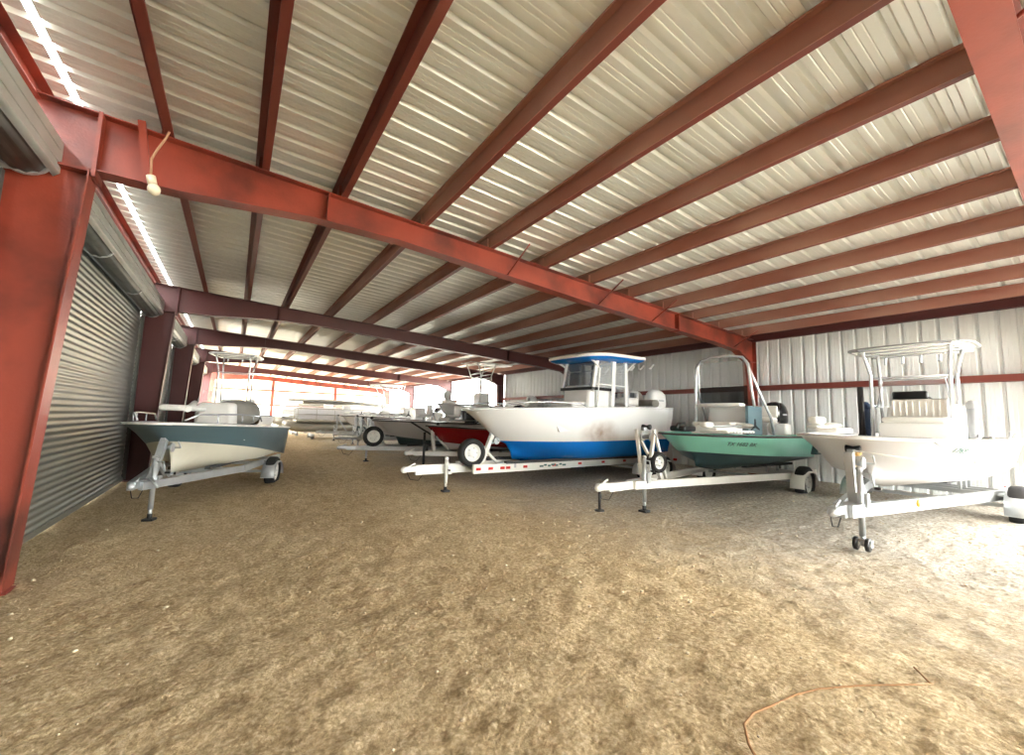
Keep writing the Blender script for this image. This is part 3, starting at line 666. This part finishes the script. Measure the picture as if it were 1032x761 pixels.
q=MB(); q.rbox((3.95,0,1.72),(.36,.9,.12),M['vinylw'],.05); q.rbox((3.95,0,1.5),(.3,.8,.4),M['gel'],.03); q.rbox((4.12,0,1.92),(.08,.86,.26),M['vinylw'],.04); q.build('leaning_post',b)
trolling(b,(.35,.42,1.66),(1.15,.62,1.62))
q=MB(); q.rbox((.55,.3,1.56),(.55,.26,.07),M['vinylw'],.03); q.build('bow_cushion',b)
for x in (1.2,2.1,4.2):
    q=MB(); q.rbox((x,-.9,1.53),(.18,.035,.02),M['alu'],.008); q.tube([(x-.06,-.9,1.52),(x-.03,-.9,1.56),(x+.03,-.9,1.56),(x+.06,-.9,1.52)],.01,M['alu'],6); q.build('cleat',b)
q=MB(); q.tube([(3.6,-.9,1.5),(3.6,-.9,1.6),(4.5,-.88,1.6),(4.5,-.88,1.5)],.014,M['alu'],6); q.build('grab_rail',b)
hulltext(b,'1769',.12,1.0,.42,M['ink'])
q=MB(); q.tube([side(b,.5+1.5*k/12,.1+.9*(k/12)**.8)+V((0,-.004,0)) for k in range(13)],.008,M['vinylg'],5); q.build('side_crease',b)
unframe()

# ------------------------------------------------------------------ BOAT 2: mint green bay boat
g=gz(5.42)
axisframe(5.42,4.37,3)
t=thing('boat_trailer',(2,0,g),'white and silver trailer carrying the mint green boat','trailer')
trailer(t,g,-.95,.15,5.1,.82,.42,.12,M['whitepaint'],1,.85,False,winch=(1.28,'A'),bunkz=.14,vee=3.7,spare=(.3,-.12,g+.76,.17),reflect=False,jt=M['galv'])
q=MB(); q.revolve((-.93,-.0,g+.1),(0,0,1),[(0,.07),(.02,.07),(.02,.02),(.34,.02)],M['dark'],10); q.build('safety_chain_hook',t)
b=thing('bay_boat',(3,0,.9),'mint green center console with tall smoked windshield between the blue and white boats','boat')
hull(b,1.12,3.95,.98,1.42,1.40,1.09,.95,.91,.72,.55,.55,[M['teal'],M['tealdk'],M['tealdk']],sb=.42,deckd=.28,foredeck=(.33,.03),cap=.12,rubm=M['rub'],capm=M['teal'],flare=.2)
q=MB(); q.rbox((3.2,-.02,1.58),(.6,.86,.78),M['gel'],.06,taper=.94); c=q.build('console',b)
q=MB(); q.box((3.1,-.45,1.6),(.62,.05,.74),M['slate']); q.rbox((2.88,-.02,1.5),(.03,.8,.16),M['slate'],.01); q.build('console_panel',c,label='slate grey side panel of the console')
q=MB(); zt=2.95
q.tube([(2.75,.56,1.3),(2.75,.55,2.3),(2.74,.52,2.78),(2.74,.42,2.92),(2.74,.2,2.97),(2.74,-.2,2.97),(2.74,-.42,2.92),(2.75,-.52,2.78),(2.76,-.56,2.3),(2.78,-.6,1.95)],.028,M['alu'],8)
q.tube([(2.74,-.48,2.86),(2.95,-.6,2.3),(3.35,-.66,1.75),(3.5,-.66,1.35)],.026,M['alu'],8)
q.tube([(2.74,.48,2.86),(2.95,.6,2.3),(3.35,.66,1.75),(3.5,.66,1.35)],.026,M['alu'],8)
q.build('grab_rail_hoop',b,label='polished tube hoop around the windshield')
q=MB(); q.prism([(2.78,-.48,1.98),(2.78,.46,1.98),(2.78,.46,2.36),(2.78,-.48,2.36)],(.012,0,0),M['glass']); q.build('windshield',c,label='dark smoked lower windshield')
q=MB(); q.prism([(2.77,-.48,2.37),(2.77,.46,2.37),(2.76,.44,2.86),(2.76,-.44,2.86)],(.006,0,0),M['clear']); q.build('windshield_extension',c,label='clear upper windshield')
q=MB(); q.rbox((2.62,-.02,1.98),(.24,.88,.07),M['gel'],.03); q.rbox((2.5,0,1.42),(.5,.8,.3),M['gel'],.05); q.rbox((2.5,0,1.6),(.46,.76,.08),M['vinylw'],.035); q.build('console_seat',b)
q=MB(); q.rbox((4.1,-.05,1.72),(.36,.8,.12),M['vinylw'],.05); q.rbox((4.12,-.05,1.5),(.28,.6,.36),M['gel'],.04); q.rbox((4.26,-.05,1.9),(.07,.8,.26),M['vinylw'],.03); q.build('leaning_post',b)
q=MB()
for y in (-.5,.35): q.tube([(4.1,y,1.2),(4.12,y,1.68)],.022,M['alu'],8)
q.build('post_legs',b)
q=MB(); q.rbox((3.75,-.72,1.52),(.3,.22,.26),M['gel'],.05); q.ell((3.9,-.5,1.55),(.13,.12,.15),M['vinylw'],12,8); q.build('livewell',b)
trolling(b,(1.6,-.28,1.55),(2.5,-.5,1.58))
q=MB()
for k in range(9): q.rbox((1.55+.12*k,-.44,1.47),(.1,.5,.05),M['vinylw'],.02)
q.build('bow_cushion',b)
q=MB(); q.rbox((1.5,.12,1.5),(.4,.3,.1),M['black'],.03); q.tube([(1.25,.1,1.5),(1.35,.12,1.58),(1.6,.15,1.6)],.03,M['black'],8); q.build('anchor',b)
outboard(b,5.16,0,1.42,M['cowl'],1.05)
q=MB(); q.rbox((4.98,-.9,1.2),(.34,.14,.38),M['tealdk'],.03); q.rbox((4.98,.9,1.2),(.34,.14,.38),M['tealdk'],.03); q.build('stern_corner_box',b)  # dark slate boxes at both stern corners
hulltext(b,'TX 1682 BK',.115,1.95,.45,M['ink'])
unframe()

# ------------------------------------------------------------------ BOAT 3: blue and white center console
g=gz(3.37)
axisframe(3.37,7.25,3)
t=thing('boat_trailer',(3,0,g),'white trailer with red reflectors under the blue and white boat','trailer')
trailer(t,g,-.78,.8,6.3,.95,.42,.17,M['whitepaint'],2,.62,False,winch=(1.05,'V'),bunkz=.07,vee=.5,hr=.36,spare=(.48,-.2,g+.72,.27),reflect=True,sandwheel=.29)
b=thing('center_console_boat',(3.5,0,.8),'white center console with bright blue bottom and blue underside T-top','boat')
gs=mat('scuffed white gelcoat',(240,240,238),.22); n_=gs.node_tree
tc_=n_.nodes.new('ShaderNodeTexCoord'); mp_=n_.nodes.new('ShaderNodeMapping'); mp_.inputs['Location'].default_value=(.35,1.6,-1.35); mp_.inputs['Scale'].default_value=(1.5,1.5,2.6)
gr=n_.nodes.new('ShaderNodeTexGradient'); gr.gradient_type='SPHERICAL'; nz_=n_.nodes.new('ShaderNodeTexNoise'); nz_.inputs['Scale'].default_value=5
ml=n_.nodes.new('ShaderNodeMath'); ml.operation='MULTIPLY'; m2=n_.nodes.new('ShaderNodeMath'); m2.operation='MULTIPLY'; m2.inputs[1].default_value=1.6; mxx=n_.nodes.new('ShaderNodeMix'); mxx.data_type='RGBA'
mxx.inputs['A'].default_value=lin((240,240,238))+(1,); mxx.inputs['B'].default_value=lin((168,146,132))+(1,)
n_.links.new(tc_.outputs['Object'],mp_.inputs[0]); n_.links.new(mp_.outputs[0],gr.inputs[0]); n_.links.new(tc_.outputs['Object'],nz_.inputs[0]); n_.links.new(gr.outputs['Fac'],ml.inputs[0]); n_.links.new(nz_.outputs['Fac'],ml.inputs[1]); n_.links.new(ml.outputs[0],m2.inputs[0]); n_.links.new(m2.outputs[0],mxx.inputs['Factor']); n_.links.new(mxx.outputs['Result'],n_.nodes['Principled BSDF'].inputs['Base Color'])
hull(b,.40,5.6,1.12,1.76,1.99,1.13,1.19,.86,.60,1.15,.62,[gs,M['blue'],M['blue']],sb=.5,deckd=.5,foredeck=(.3,.08),cap=.14,rubm=M['gel'],flare=.16,sheer=-.02)
q=MB(); q.rbox((3.95,0,1.93),(.95,.95,1.05),M['gel'],.08,taper=.92); c=q.build('console',b)
q=MB(); q.rbox((3.25,0,1.7),(.5,.8,.55),M['gel'],.06); q.rbox((3.25,0,2.0),(.46,.76,.08),M['vinylw'],.035); q.build('console_seat',b)
# enclosure posts + panes
q=MB()
for sy in (-1,1):
    q.beam((3.55,sy*.5,2.3),(3.72,sy*.5,3.08),.05,.09,M['gel'],up=(1,0,0)); q.beam((4.25,sy*.5,1.9),(4.32,sy*.5,3.1),.07,.12,M['gel'],up=(1,0,0)); q.beam((4.8,sy*.5,1.7),(4.78,sy*.5,3.1),.05,.09,M['gel'],up=(1,0,0))
    q.beam((3.5,sy*.5,2.36),(4.26,sy*.5,2.36),.05,.07,M['black'])
q.beam((3.5,-.5,2.36),(3.5,.5,2.36),.05,.07,M['black']); q.build('enclosure_frame',c,label='white windshield posts with black lower edge')
q=MB(); q.prism([(3.56,-.48,2.4),(3.56,.48,2.4),(3.72,.48,3.06),(3.72,-.48,3.06)],(.01,0,0),M['tint'])
for sy in (-1,1): q.prism([(3.6,sy*.505,2.4),(4.25,sy*.505,2.4),(4.3,sy*.505,3.05),(3.75,sy*.505,3.05)],(0,.006,0),M['clear']); q.prism([(4.35,sy*.505,2.4),(4.78,sy*.505,2.4),(4.76,sy*.505,3.05),(4.37,sy*.505,3.05)],(0,.006,0),M['clear'])
q.build('enclosure_pane',c)
q=MB(); q.tube([(4.0,.1,2.4),(4.0,.1,2.98)],.11,M['vinylw'],12); q.build('rolled_curtain',c,label='white rolled bundle behind the glass')
ttop(b,4.3,3.17,1.9,2.45,1.8,1.2,1.02,M['gel'],M['blue'],M['gel'],tilt=.06,th=.09,holders=0,rim=M['gel'],hard=True)
for j in range(6):
    q=MB(); y=-.75+.3*j; q.tube([(5.62,y,3.1),(5.5,y,3.0),(5.42,y,2.96)],.025,M['gel'],8); q.build('rod_holder',b)
q=MB(); q.rbox((5.1,0,2.12),(.5,1.0,.2),M['vinylw'],.06)
for k in range(7): q.tube([(5.34,-.42+.14*k,1.98),(5.36,-.42+.14*k,2.36)],.055,M['vinylg'] if k%2 else M['vinylw'],8)
q.rbox((5.1,0,1.85),(.42,.9,.4),M['gel'],.05); q.build('leaning_post',b,label='striped grey and white helm seat')
q=MB(); rows=[]
q.tube([(5.55,-.85,2.07),(5.95,-.6,2.12),(6.0,0,2.12),(5.95,.6,2.12)],.09,M['canvas'],10); q.build('stern_bolster',b)
outboard(b,6.08,-.36,1.75,M['gel'],1.05); outboard(b,6.08,.36,1.75,M['gel'],1.05)
for sy in (-1,1):
    q=MB(); q.tube([(.75,sy*.38,1.80),(1.0,sy*.62,1.9),(1.8,sy*.94,1.95),(2.6,sy*1.04,1.95),(2.8,sy*1.05,1.88)],.014,M['alu'],6); q.build('bow_rail',b)
q=MB(); q.rbox((.5,0,1.81),(.28,.1,.04),M['galv'],.015); q.build('anchor_roller',b)
q=MB()
for k in range(7): q.box((2.1+.11*k,-.405,g+.42+(.01 if k%2 else -.01)),(.07 if k%3 else .1,.012,.035),M['ink'])
q.build('rail_decal',t,label='dark worn decal on the trailer rail',kind='stuff')
unframe()

# ------------------------------------------------------------------ BOAT 4: red bass boat, BOAT 5 pale skiff, tower boat
g=gz(4.5)
axisframe(4.6,10.35,0)
t=thing('boat_trailer',(2,0,g),'white trailer with black winch under the red boat','trailer')
trailer(t,g,-.85,-.1,4.9,.85,.42,.11,M['whitepaint'],1,.95,False,winch=(1.15,'L'),bunkz=.05,jackx=-.42,jt=M['dark'])
b=thing('bass_boat',(2,0,.75),'dark red bass boat with grey bow, behind the blue boat','boat')
hull(b,-.35,5.2,1.0,1.36,1.12,.95,.85,.78,.62,.55,.6,[M['redg'],M['redg'],M['gelgrey']],sb=.55,deckd=.12,foredeck=(.9,.03),cap=.1,rubm=M['rub'],capm=M['gelgrey'],deckm=M['greydeck'],flare=.16)
trolling(b,(.2,.1,1.5),(1.1,-.2,1.5),M['whitepaint'])
q=MB(); q.rbox((2.6,-.45,1.45),(.5,.5,.5),M['black'],.08,taper=.8); q.add([(2.4,-.65,1.68),(2.4,-.25,1.68),(2.6,-.3,1.9),(2.6,-.6,1.9)],[(0,1,2,3)],M['glass']); q.build('console',b)
for y in (-.45,.45):
    q=MB(); q.rbox((3.2,y,1.45),(.45,.45,.12),M['vinylw'],.05); q.rbox((3.42,y,1.66),(.1,.42,.4),M['vinylw'],.045); q.build('seat',b)
outboard(b,4.9,0,1.2,M['cowl'],.95)
unframe()
g=gz(3.3)
axisframe(3.35,12.75,0)
t=thing('boat_trailer',(2,0,g),'galvanised trailer with dark spare wheel under the pale grey skiff','trailer')
trailer(t,g,-.75,.05,5.0,.85,.4,.11,M['galv'],1,.7,False,winch=(1.25,'A'),bunkz=.05,spare=(.15,-.2,g+.75,.3))
b=thing('skiff_boat',(2,0,.7),'pale grey skiff with a dark diagonal side stripe, left of the red boat','boat')
h=hull(b,.15,5.2,1.05,1.44,1.38,1.0,.95,.80,.62,.8,.58,[M['gelgrey'],M['gelgrey'],M['tealdk']],sb=.5,deckd=.2,foredeck=(.5,.03),cap=.1,rubm=M['rub'],deckm=M['greydeck'],flare=.14)
q=MB(); q.beam((1.0,-.92,1.42),(1.9,-1.0,.9),.012,.05,M['rub'],up=(0,0,1)); q.build('side_stripe',b,label='dark diagonal stripe')
trolling(b,(.5,.0,1.62),(1.2,.3,1.62),M['whitepaint'])
for x,y in ((1.9,.3),(2.7,-.2)):
    q=MB(); q.rbox((x,y,1.6),(.42,.42,.1),M['vinylw'],.045); q.rbox((x+.2,y,1.8),(.09,.4,.36),M['vinylw'],.04); q.tube([(x,y,1.4),(x,y,1.56)],.03,M['galv'],8); q.build('seat',b)
q=MB(); q.rbox((3.3,0,1.6),(.5,.7,.6),M['black'],.06,taper=.85); q.build('console',b)
outboard(b,5.4,0,1.42,M['cowl'],.95)
unframe()
axisframe(6.2,15.0,0)
g=gz(8)
t=thing('boat_trailer',(2,0,g),'galvanised trailer under the boat with the white tower','trailer')
trailer(t,g,-.8,.1,4.6,.9,.42,.12,M['galv'],1,.8,False,winch=(1.5,'A'),bunkz=.2)
b=thing('tower_boat',(2,0,.9),'white boat with a tall white pipework tower behind the red boat','boat')
hull(b,.35,4.5,1.1,2.12,2.0,1.4,1.35,1.1,.9,.8,.6,[M['gel'],M['gel'],M['gel']],deckd=.5,foredeck=(.3,.05),rubm=M['gel'],flare=.16)
ttop(b,2.3,3.86,1.7,1.7,1.1,.6,.85,M['vinylw'],M['vinylw'],M['gel'],tilt=-.0,th=.04,holders=0,canopy_shift=.55)
q=MB()
for zz in (2.6,3.0,3.4):
    for sx in (-1,1): q.tube([(2.3+sx*.27,-.42,zz),(2.3+sx*.27,.42,zz)],.018,M['gel'],6)
    for sy in (-1,1): q.tube([(2.03,sy*.42,zz),(2.57,sy*.42,zz+.2)],.016,M['gel'],6)
q.build('tower_rungs',b)
q=MB(); q.rbox((2.35,0,2.2),(.5,.7,.8),M['gel'],.08,taper=.9); q.build('console',b)
q=MB(); q.rbox((.9,.0,2.2),(.5,.5,.14),M['vinylw'],.05); q.ell((.7,-.2,2.42),(.16,.12,.2),M['gel'],12,8); q.build('bow_seat',b)
outboard(b,4.82,0,2.0,M['gel'],.9)
unframe()
# ------------------------------------------------------------------ BOAT 6: slate boat at the left
g=gz(-.98)
axisframe(-.98,7.9,72)
t=thing('boat_trailer',(2,0,g),'dull galvanised trailer under the slate blue boat at left','trailer')
trailer(t,g,-.3,.12,4.15,.72,.52,.11,M['galv'],1,.88,False,winch=(1.12,'V'),bunkz=.03,vee=1.6)
b=thing('fishing_boat',(2,0,.7),'slate blue fishing boat with cream bottom beside the roll up door','boat')
hull(b,-.1,4.35,.93,1.40,1.24,1.10,.58,.66,.52,.75,.6,[M['slate'],M['cream'],M['cream']],sb=.5,deckd=.28,foredeck=(.35,.04),cap=.11,rubm=M['whitepaint'],flare=.16)
for sy in (-1,1):
    q=MB(); q.tube([(.25,sy*.3,1.42),(.4,sy*.42,1.52),(1.2,sy*.78,1.53),(1.9,sy*.86,1.5),(2.0,sy*.87,1.4)],.016,M['alu'],6)
    for x,y in ((.7,.58),(1.2,.78),(1.6,.84)): q.tube([(x,sy*y,1.38),(x,sy*y,1.52)],.012,M['alu'],6)
    q.build('bow_rail',b)
q=MB(); q.rbox((1.15,.1,1.62),(1.0,.3,.1),M['vinylw'],.04); q.tube([(.8,-.1,1.6),(1.9,.25,1.72)],.05,M['vinylw'],8); q.build('bow_cushion',b)
q=MB(); q.rbox((2.3,0,1.5),(.45,.6,.5),M['vinylw'],.05,taper=.9); q.add([(2.1,-.3,1.75),(2.1,.3,1.75),(2.2,.26,1.98),(2.2,-.26,1.98)],[(0,1,2,3)],M['clear']); q.build('console',b)
q=MB(); q.ell((3.1,-.1,1.55),(.55,.4,.28),M['canvas'],14,8,.8); q.build('boat_cover',b,label='grey canvas bundle')
q=MB(); q.rbox((3.0,.2,1.42),(.4,.8,.3),M['vinylw'],.05); q.build('seat',b)
outboard(b,4.28,0,1.2,M['cowl'],.72)
q=MB(); q.tube([(-.12,-.12,g+.62),(-.2,-.25,g+.5)],.02,M['galv'],6); q.build('tie_down',t)
unframe()

# ------------------------------------------------------------------ boats further down the shed
def simple_boat(X,Y,deg,zg,L,B,m1,m2,label,kind,tl,topz=None,cowl=None,gm=None):
    axisframe(X,Y,deg); g=gz(X+2)
    t=thing('boat_trailer',(2,0,g),tl,'trailer')
    trailer(t,g,-.8,.1,L+.1,B*.82,.42,.11,gm or M['galv'],1,.8,False,winch=(zg-.25,'A'),bunkz=.07)
    b=thing(kind,(2,0,g+.6),label,'boat')
    hull(b,.3,L,B,zg,zg-.08,zg-.45,zg-.5,g+.64,g+.48,.7,.58,[m1,m1,m2],deckd=.3,foredeck=(.33,.04),rubm=M['rub'],flare=.15)
    q=MB(); q.rbox((L*.5,0,zg+.12),(.5,.75,.75),M['gel'],.06,taper=.9); c=q.build('console',b)
    q=MB(); q.add([(L*.5-.2,-.35,zg+.48),(L*.5-.2,.35,zg+.48),(L*.5-.1,.3,zg+.78),(L*.5-.1,-.3,zg+.78)],[(0,1,2,3)],M['glass']); q.build('windshield',c)
    q=MB(); q.rbox((L*.5+.75,0,zg+.08),(.4,.8,.5),M['vinylw'],.06); q.build('seat',b)
    if topz: ttop(b,L*.5,topz,zg-.2,1.7,1.6,.7,.95,M['gel'],M['vinylw'],M['alu'],th=.05,holders=3)
    outboard(b,L+.35,0,zg-.05,cowl or M['cowl'],.95)
    trolling(b,(.6,.1,zg+.12),(1.3,-.1,zg+.12))
    unframe()
simple_boat(4.2,17.3,0,1.45,5.0,1.0,M['gel'],M['gelgrey'],'white boat with black motor, first beyond the tower boat','skiff_boat','trailer under the first white boat beyond the tower boat')
simple_boat(4.6,19.9,2,1.5,5.0,1.0,M['gelgrey'],M['gelgrey'],'grey white boat with white motor, second beyond the tower boat','skiff_boat','trailer under the second boat beyond the tower boat',cowl=M['gel'])
simple_boat(4.3,22.6,0,1.5,5.2,1.0,M['gel'],M['slate'],'white over slate boat, third beyond the tower boat','skiff_boat','trailer under the third boat beyond the tower boat',topz=3.2)
simple_boat(-.6,15.6,78,1.5,5.2,1.0,M['gel'],M['gel'],'hazy white boat with flat T-top behind the slate blue boat','center_console_boat','trailer under the hazy white T-top boat',topz=3.6,cowl=M['gel'])
simple_boat(-.4,23.5,80,1.4,5.0,1.0,M['gel'],M['gel'],'distant white skiff near the far left columns','skiff_boat','trailer under the distant left skiff',cowl=M['cowl'])
def pontoon(X,Y,deg,label,L=6.2,zt=.62):
    axisframe(X,Y,deg); g=gz(X+1.5)
    b=thing('pontoon_boat',(L/2,0,g),label,'boat','pontoon boats parked across the far aisle')
    for y in (-.85,.85):
        q=MB(); q.tube([(0.0,y,g+zt+.12),(.3,y,g+zt+.03),(.7,y,g+zt),(L,y,g+zt)],.26,M['tube'],14); q.ell((0.0,y,g+zt+.12),(.2,.22,.22),M['tube'],12,8); q.build('pontoon_tube',b)
    q=MB(); q.rbox((L/2+.2,0,g+zt+.33),(L-.3,2.3,.1),M['tube'],.03); q.build('deck',b)
    q=MB(); zd=g+zt+.38
    for y in (-1.1,1.1):
        for z in (.3,.62): q.tube([(.4,y,zd+z),(L-.4,y,zd+z)],.022,M['tube'],6)
        for k in range(7): x=.4+(L-.8)*k/6; q.tube([(x,y,zd),(x,y,zd+.62)],.018,M['tube'],6)
        q.box((L/2,y,zd+.3),(L-.9,.01,.5),M['gelgrey'])
    q.tube([(.4,-1.1,zd+.62),(.4,1.1,zd+.62)],.022,M['tube'],6); q.build('rail_fence',b)
    q=MB(); q.rbox((L-1.4,-.6,zd+.3),(1.4,.7,.5),M['canvas'],.06); q.rbox((1.2,.5,zd+.28),(1.2,.7,.45),M['canvas'],.06); q.rbox((L/2,.5,zd+.45),(.5,.5,.8),M['gelgrey'],.06); q.build('bench_seat',b)
    q=MB(); q.tube([(.6,-1.0,zd+.95),(L*.5,-1.0,zd+.98),(L-.6,-1.0,zd+.85)],.09,M['canvas'],8); q.build('folded_bimini',b)
    for x in (1.2,L-1.4): 
        q=MB()
        q.box((x,0,g+.2),(.12,2.0,.1),M['galv'])
        for y in (-.8,.8): q.box((x,y,g+.12),(.16,.16,.26),M['canvas'])
        q.build('support_stand',b)
    unframe()
pontoon(2.4,25.2,-2,'weathered pontoon boat, nearest of those across the far aisle')
pontoon(2.0,28.6,0,'weathered pontoon boat, middle of those across the far aisle',zt=.8)
pontoon(2.9,32.0,2,'weathered pontoon boat farthest down the aisle')

# ------------------------------------------------------------------ small things
# hanging lamp
o=thing('hanging_bulb',(-.86,5.3,3.74),'dusty bulb in a socket hanging on a tan cable from the nearest frame','light')
q=MB(); q.tube([(-.78,5.3,4.44),(-.80,5.3,4.36),(-.86,5.3,4.2),(-.89,5.3,4.1),(-.88,5.3,3.9)],.011,M['cord'],6); q.build('cable',o)
q=MB(); q.tube([(-.88,5.3,3.92),(-.86,5.3,3.84)],.04,M['bulb'],10); q.build('socket',o)
q=MB(); q.ell((-.845,5.3,3.79),(.055,.055,.06),M['bulb'],14,10); q.build('bulb',o)
# upright angle iron standing past the rafter
q=MB(); q.beam((-.91,5.36,3.86),(-1.01,5.36,4.5),.006,.06,M['red'],up=(1,0,0)); q.beam((-.88,5.38,3.86),(-.98,5.38,4.5),.05,.006,M['red'],up=(1,0,0)); tag(q.build('angle_iron'),'short upright red angle iron bolted to the nearest rafter by the bulb','bracket')
# stick on the floor, foreground right
pts=[(1.95,.95),(2.02,1.03),(2.12,1.10),(2.23,1.11),(2.37,1.08),(2.55,1.05),(2.71,1.0),(2.95,.88),(3.19,.74),(3.30,.68)]
q=MB(); q.tube([(x,y,gz(x)+.012) for x,y in pts],.007,M['wood'],6,.004); q.tube([(3.29,.685,gz(3.3)+.012),(3.42,.78,gz(3.4)+.015)],.005,M['wood'],6)
tag(q.build('dry_stick'),'long thin curved dry stick lying on the dirt at lower right','stick')
# outdoor light source objects: none; the sky lights everything
# ------------------------------------------------------------------ sky
w=bpy.data.worlds.new('hazy bright sky'); sc.world=w; w.use_nodes=True; nt=w.node_tree
bg=nt.nodes['Background']; tc=nt.nodes.new('ShaderNodeTexCoord')
def dot(v):
    d=nt.nodes.new('ShaderNodeVectorMath'); d.operation='DOT_PRODUCT'; n=nt.nodes.new('ShaderNodeVectorMath'); n.operation='NORMALIZE'
    nt.links.new(tc.outputs['Generated'],n.inputs[0]); nt.links.new(n.outputs[0],d.inputs[0]); d.inputs[1].default_value=V(v).normalized(); return d.outputs['Value']
def mth(op,a,b_):
    m_=nt.nodes.new('ShaderNodeMath'); m_.operation=op
    for i,x in enumerate((a,b_)):
        if isinstance(x,(int,float)): m_.inputs[i].default_value=x
        else: nt.links.new(x,m_.inputs[i])
    return m_.outputs[0]
LA,LB,LC=4.6,2.2,2.5
lob=mth('POWER',mth('MAXIMUM',dot((-.42,-.75,.42)),0.),5.)
lob2=mth('POWER',mth('MAXIMUM',dot((.9,-.5,.35)),0.),4.)
st=mth('ADD',mth('ADD',mth('MULTIPLY',lob,LA),mth('MULTIPLY',lob2,LB)),LC)
bg.inputs['Color'].default_value=(.98,.99,.965,1); nt.links.new(st,bg.inputs['Strength'])

# ------------------------------------------------------------------ camera
cam=bpy.data.cameras.new('camera'); co=bpy.data.objects.new('camera',cam); COL.objects.link(co)
cam.sensor_fit='HORIZONTAL'; cam.sensor_width=36; cam.lens=413.2/1032*36; cam.clip_start=.05; cam.clip_end=500
fw=V((.55467,.82615,.09907)); r=V((.82835,-.55951,.02798)); u=V((-.07855,-.06655,.99469))
R=Matrix((r,u,-fw)).transposed()
co.matrix_world=Matrix.Translation(V((0,0,CAMZ)))@R.to_4x4()
sc.camera=co
sc.view_settings.view_transform='Standard'; sc.view_settings.look='None'; sc.view_settings.gamma=1; sc.view_settings.use_curve_mapping=False
sc.view_settings.exposure=2.85
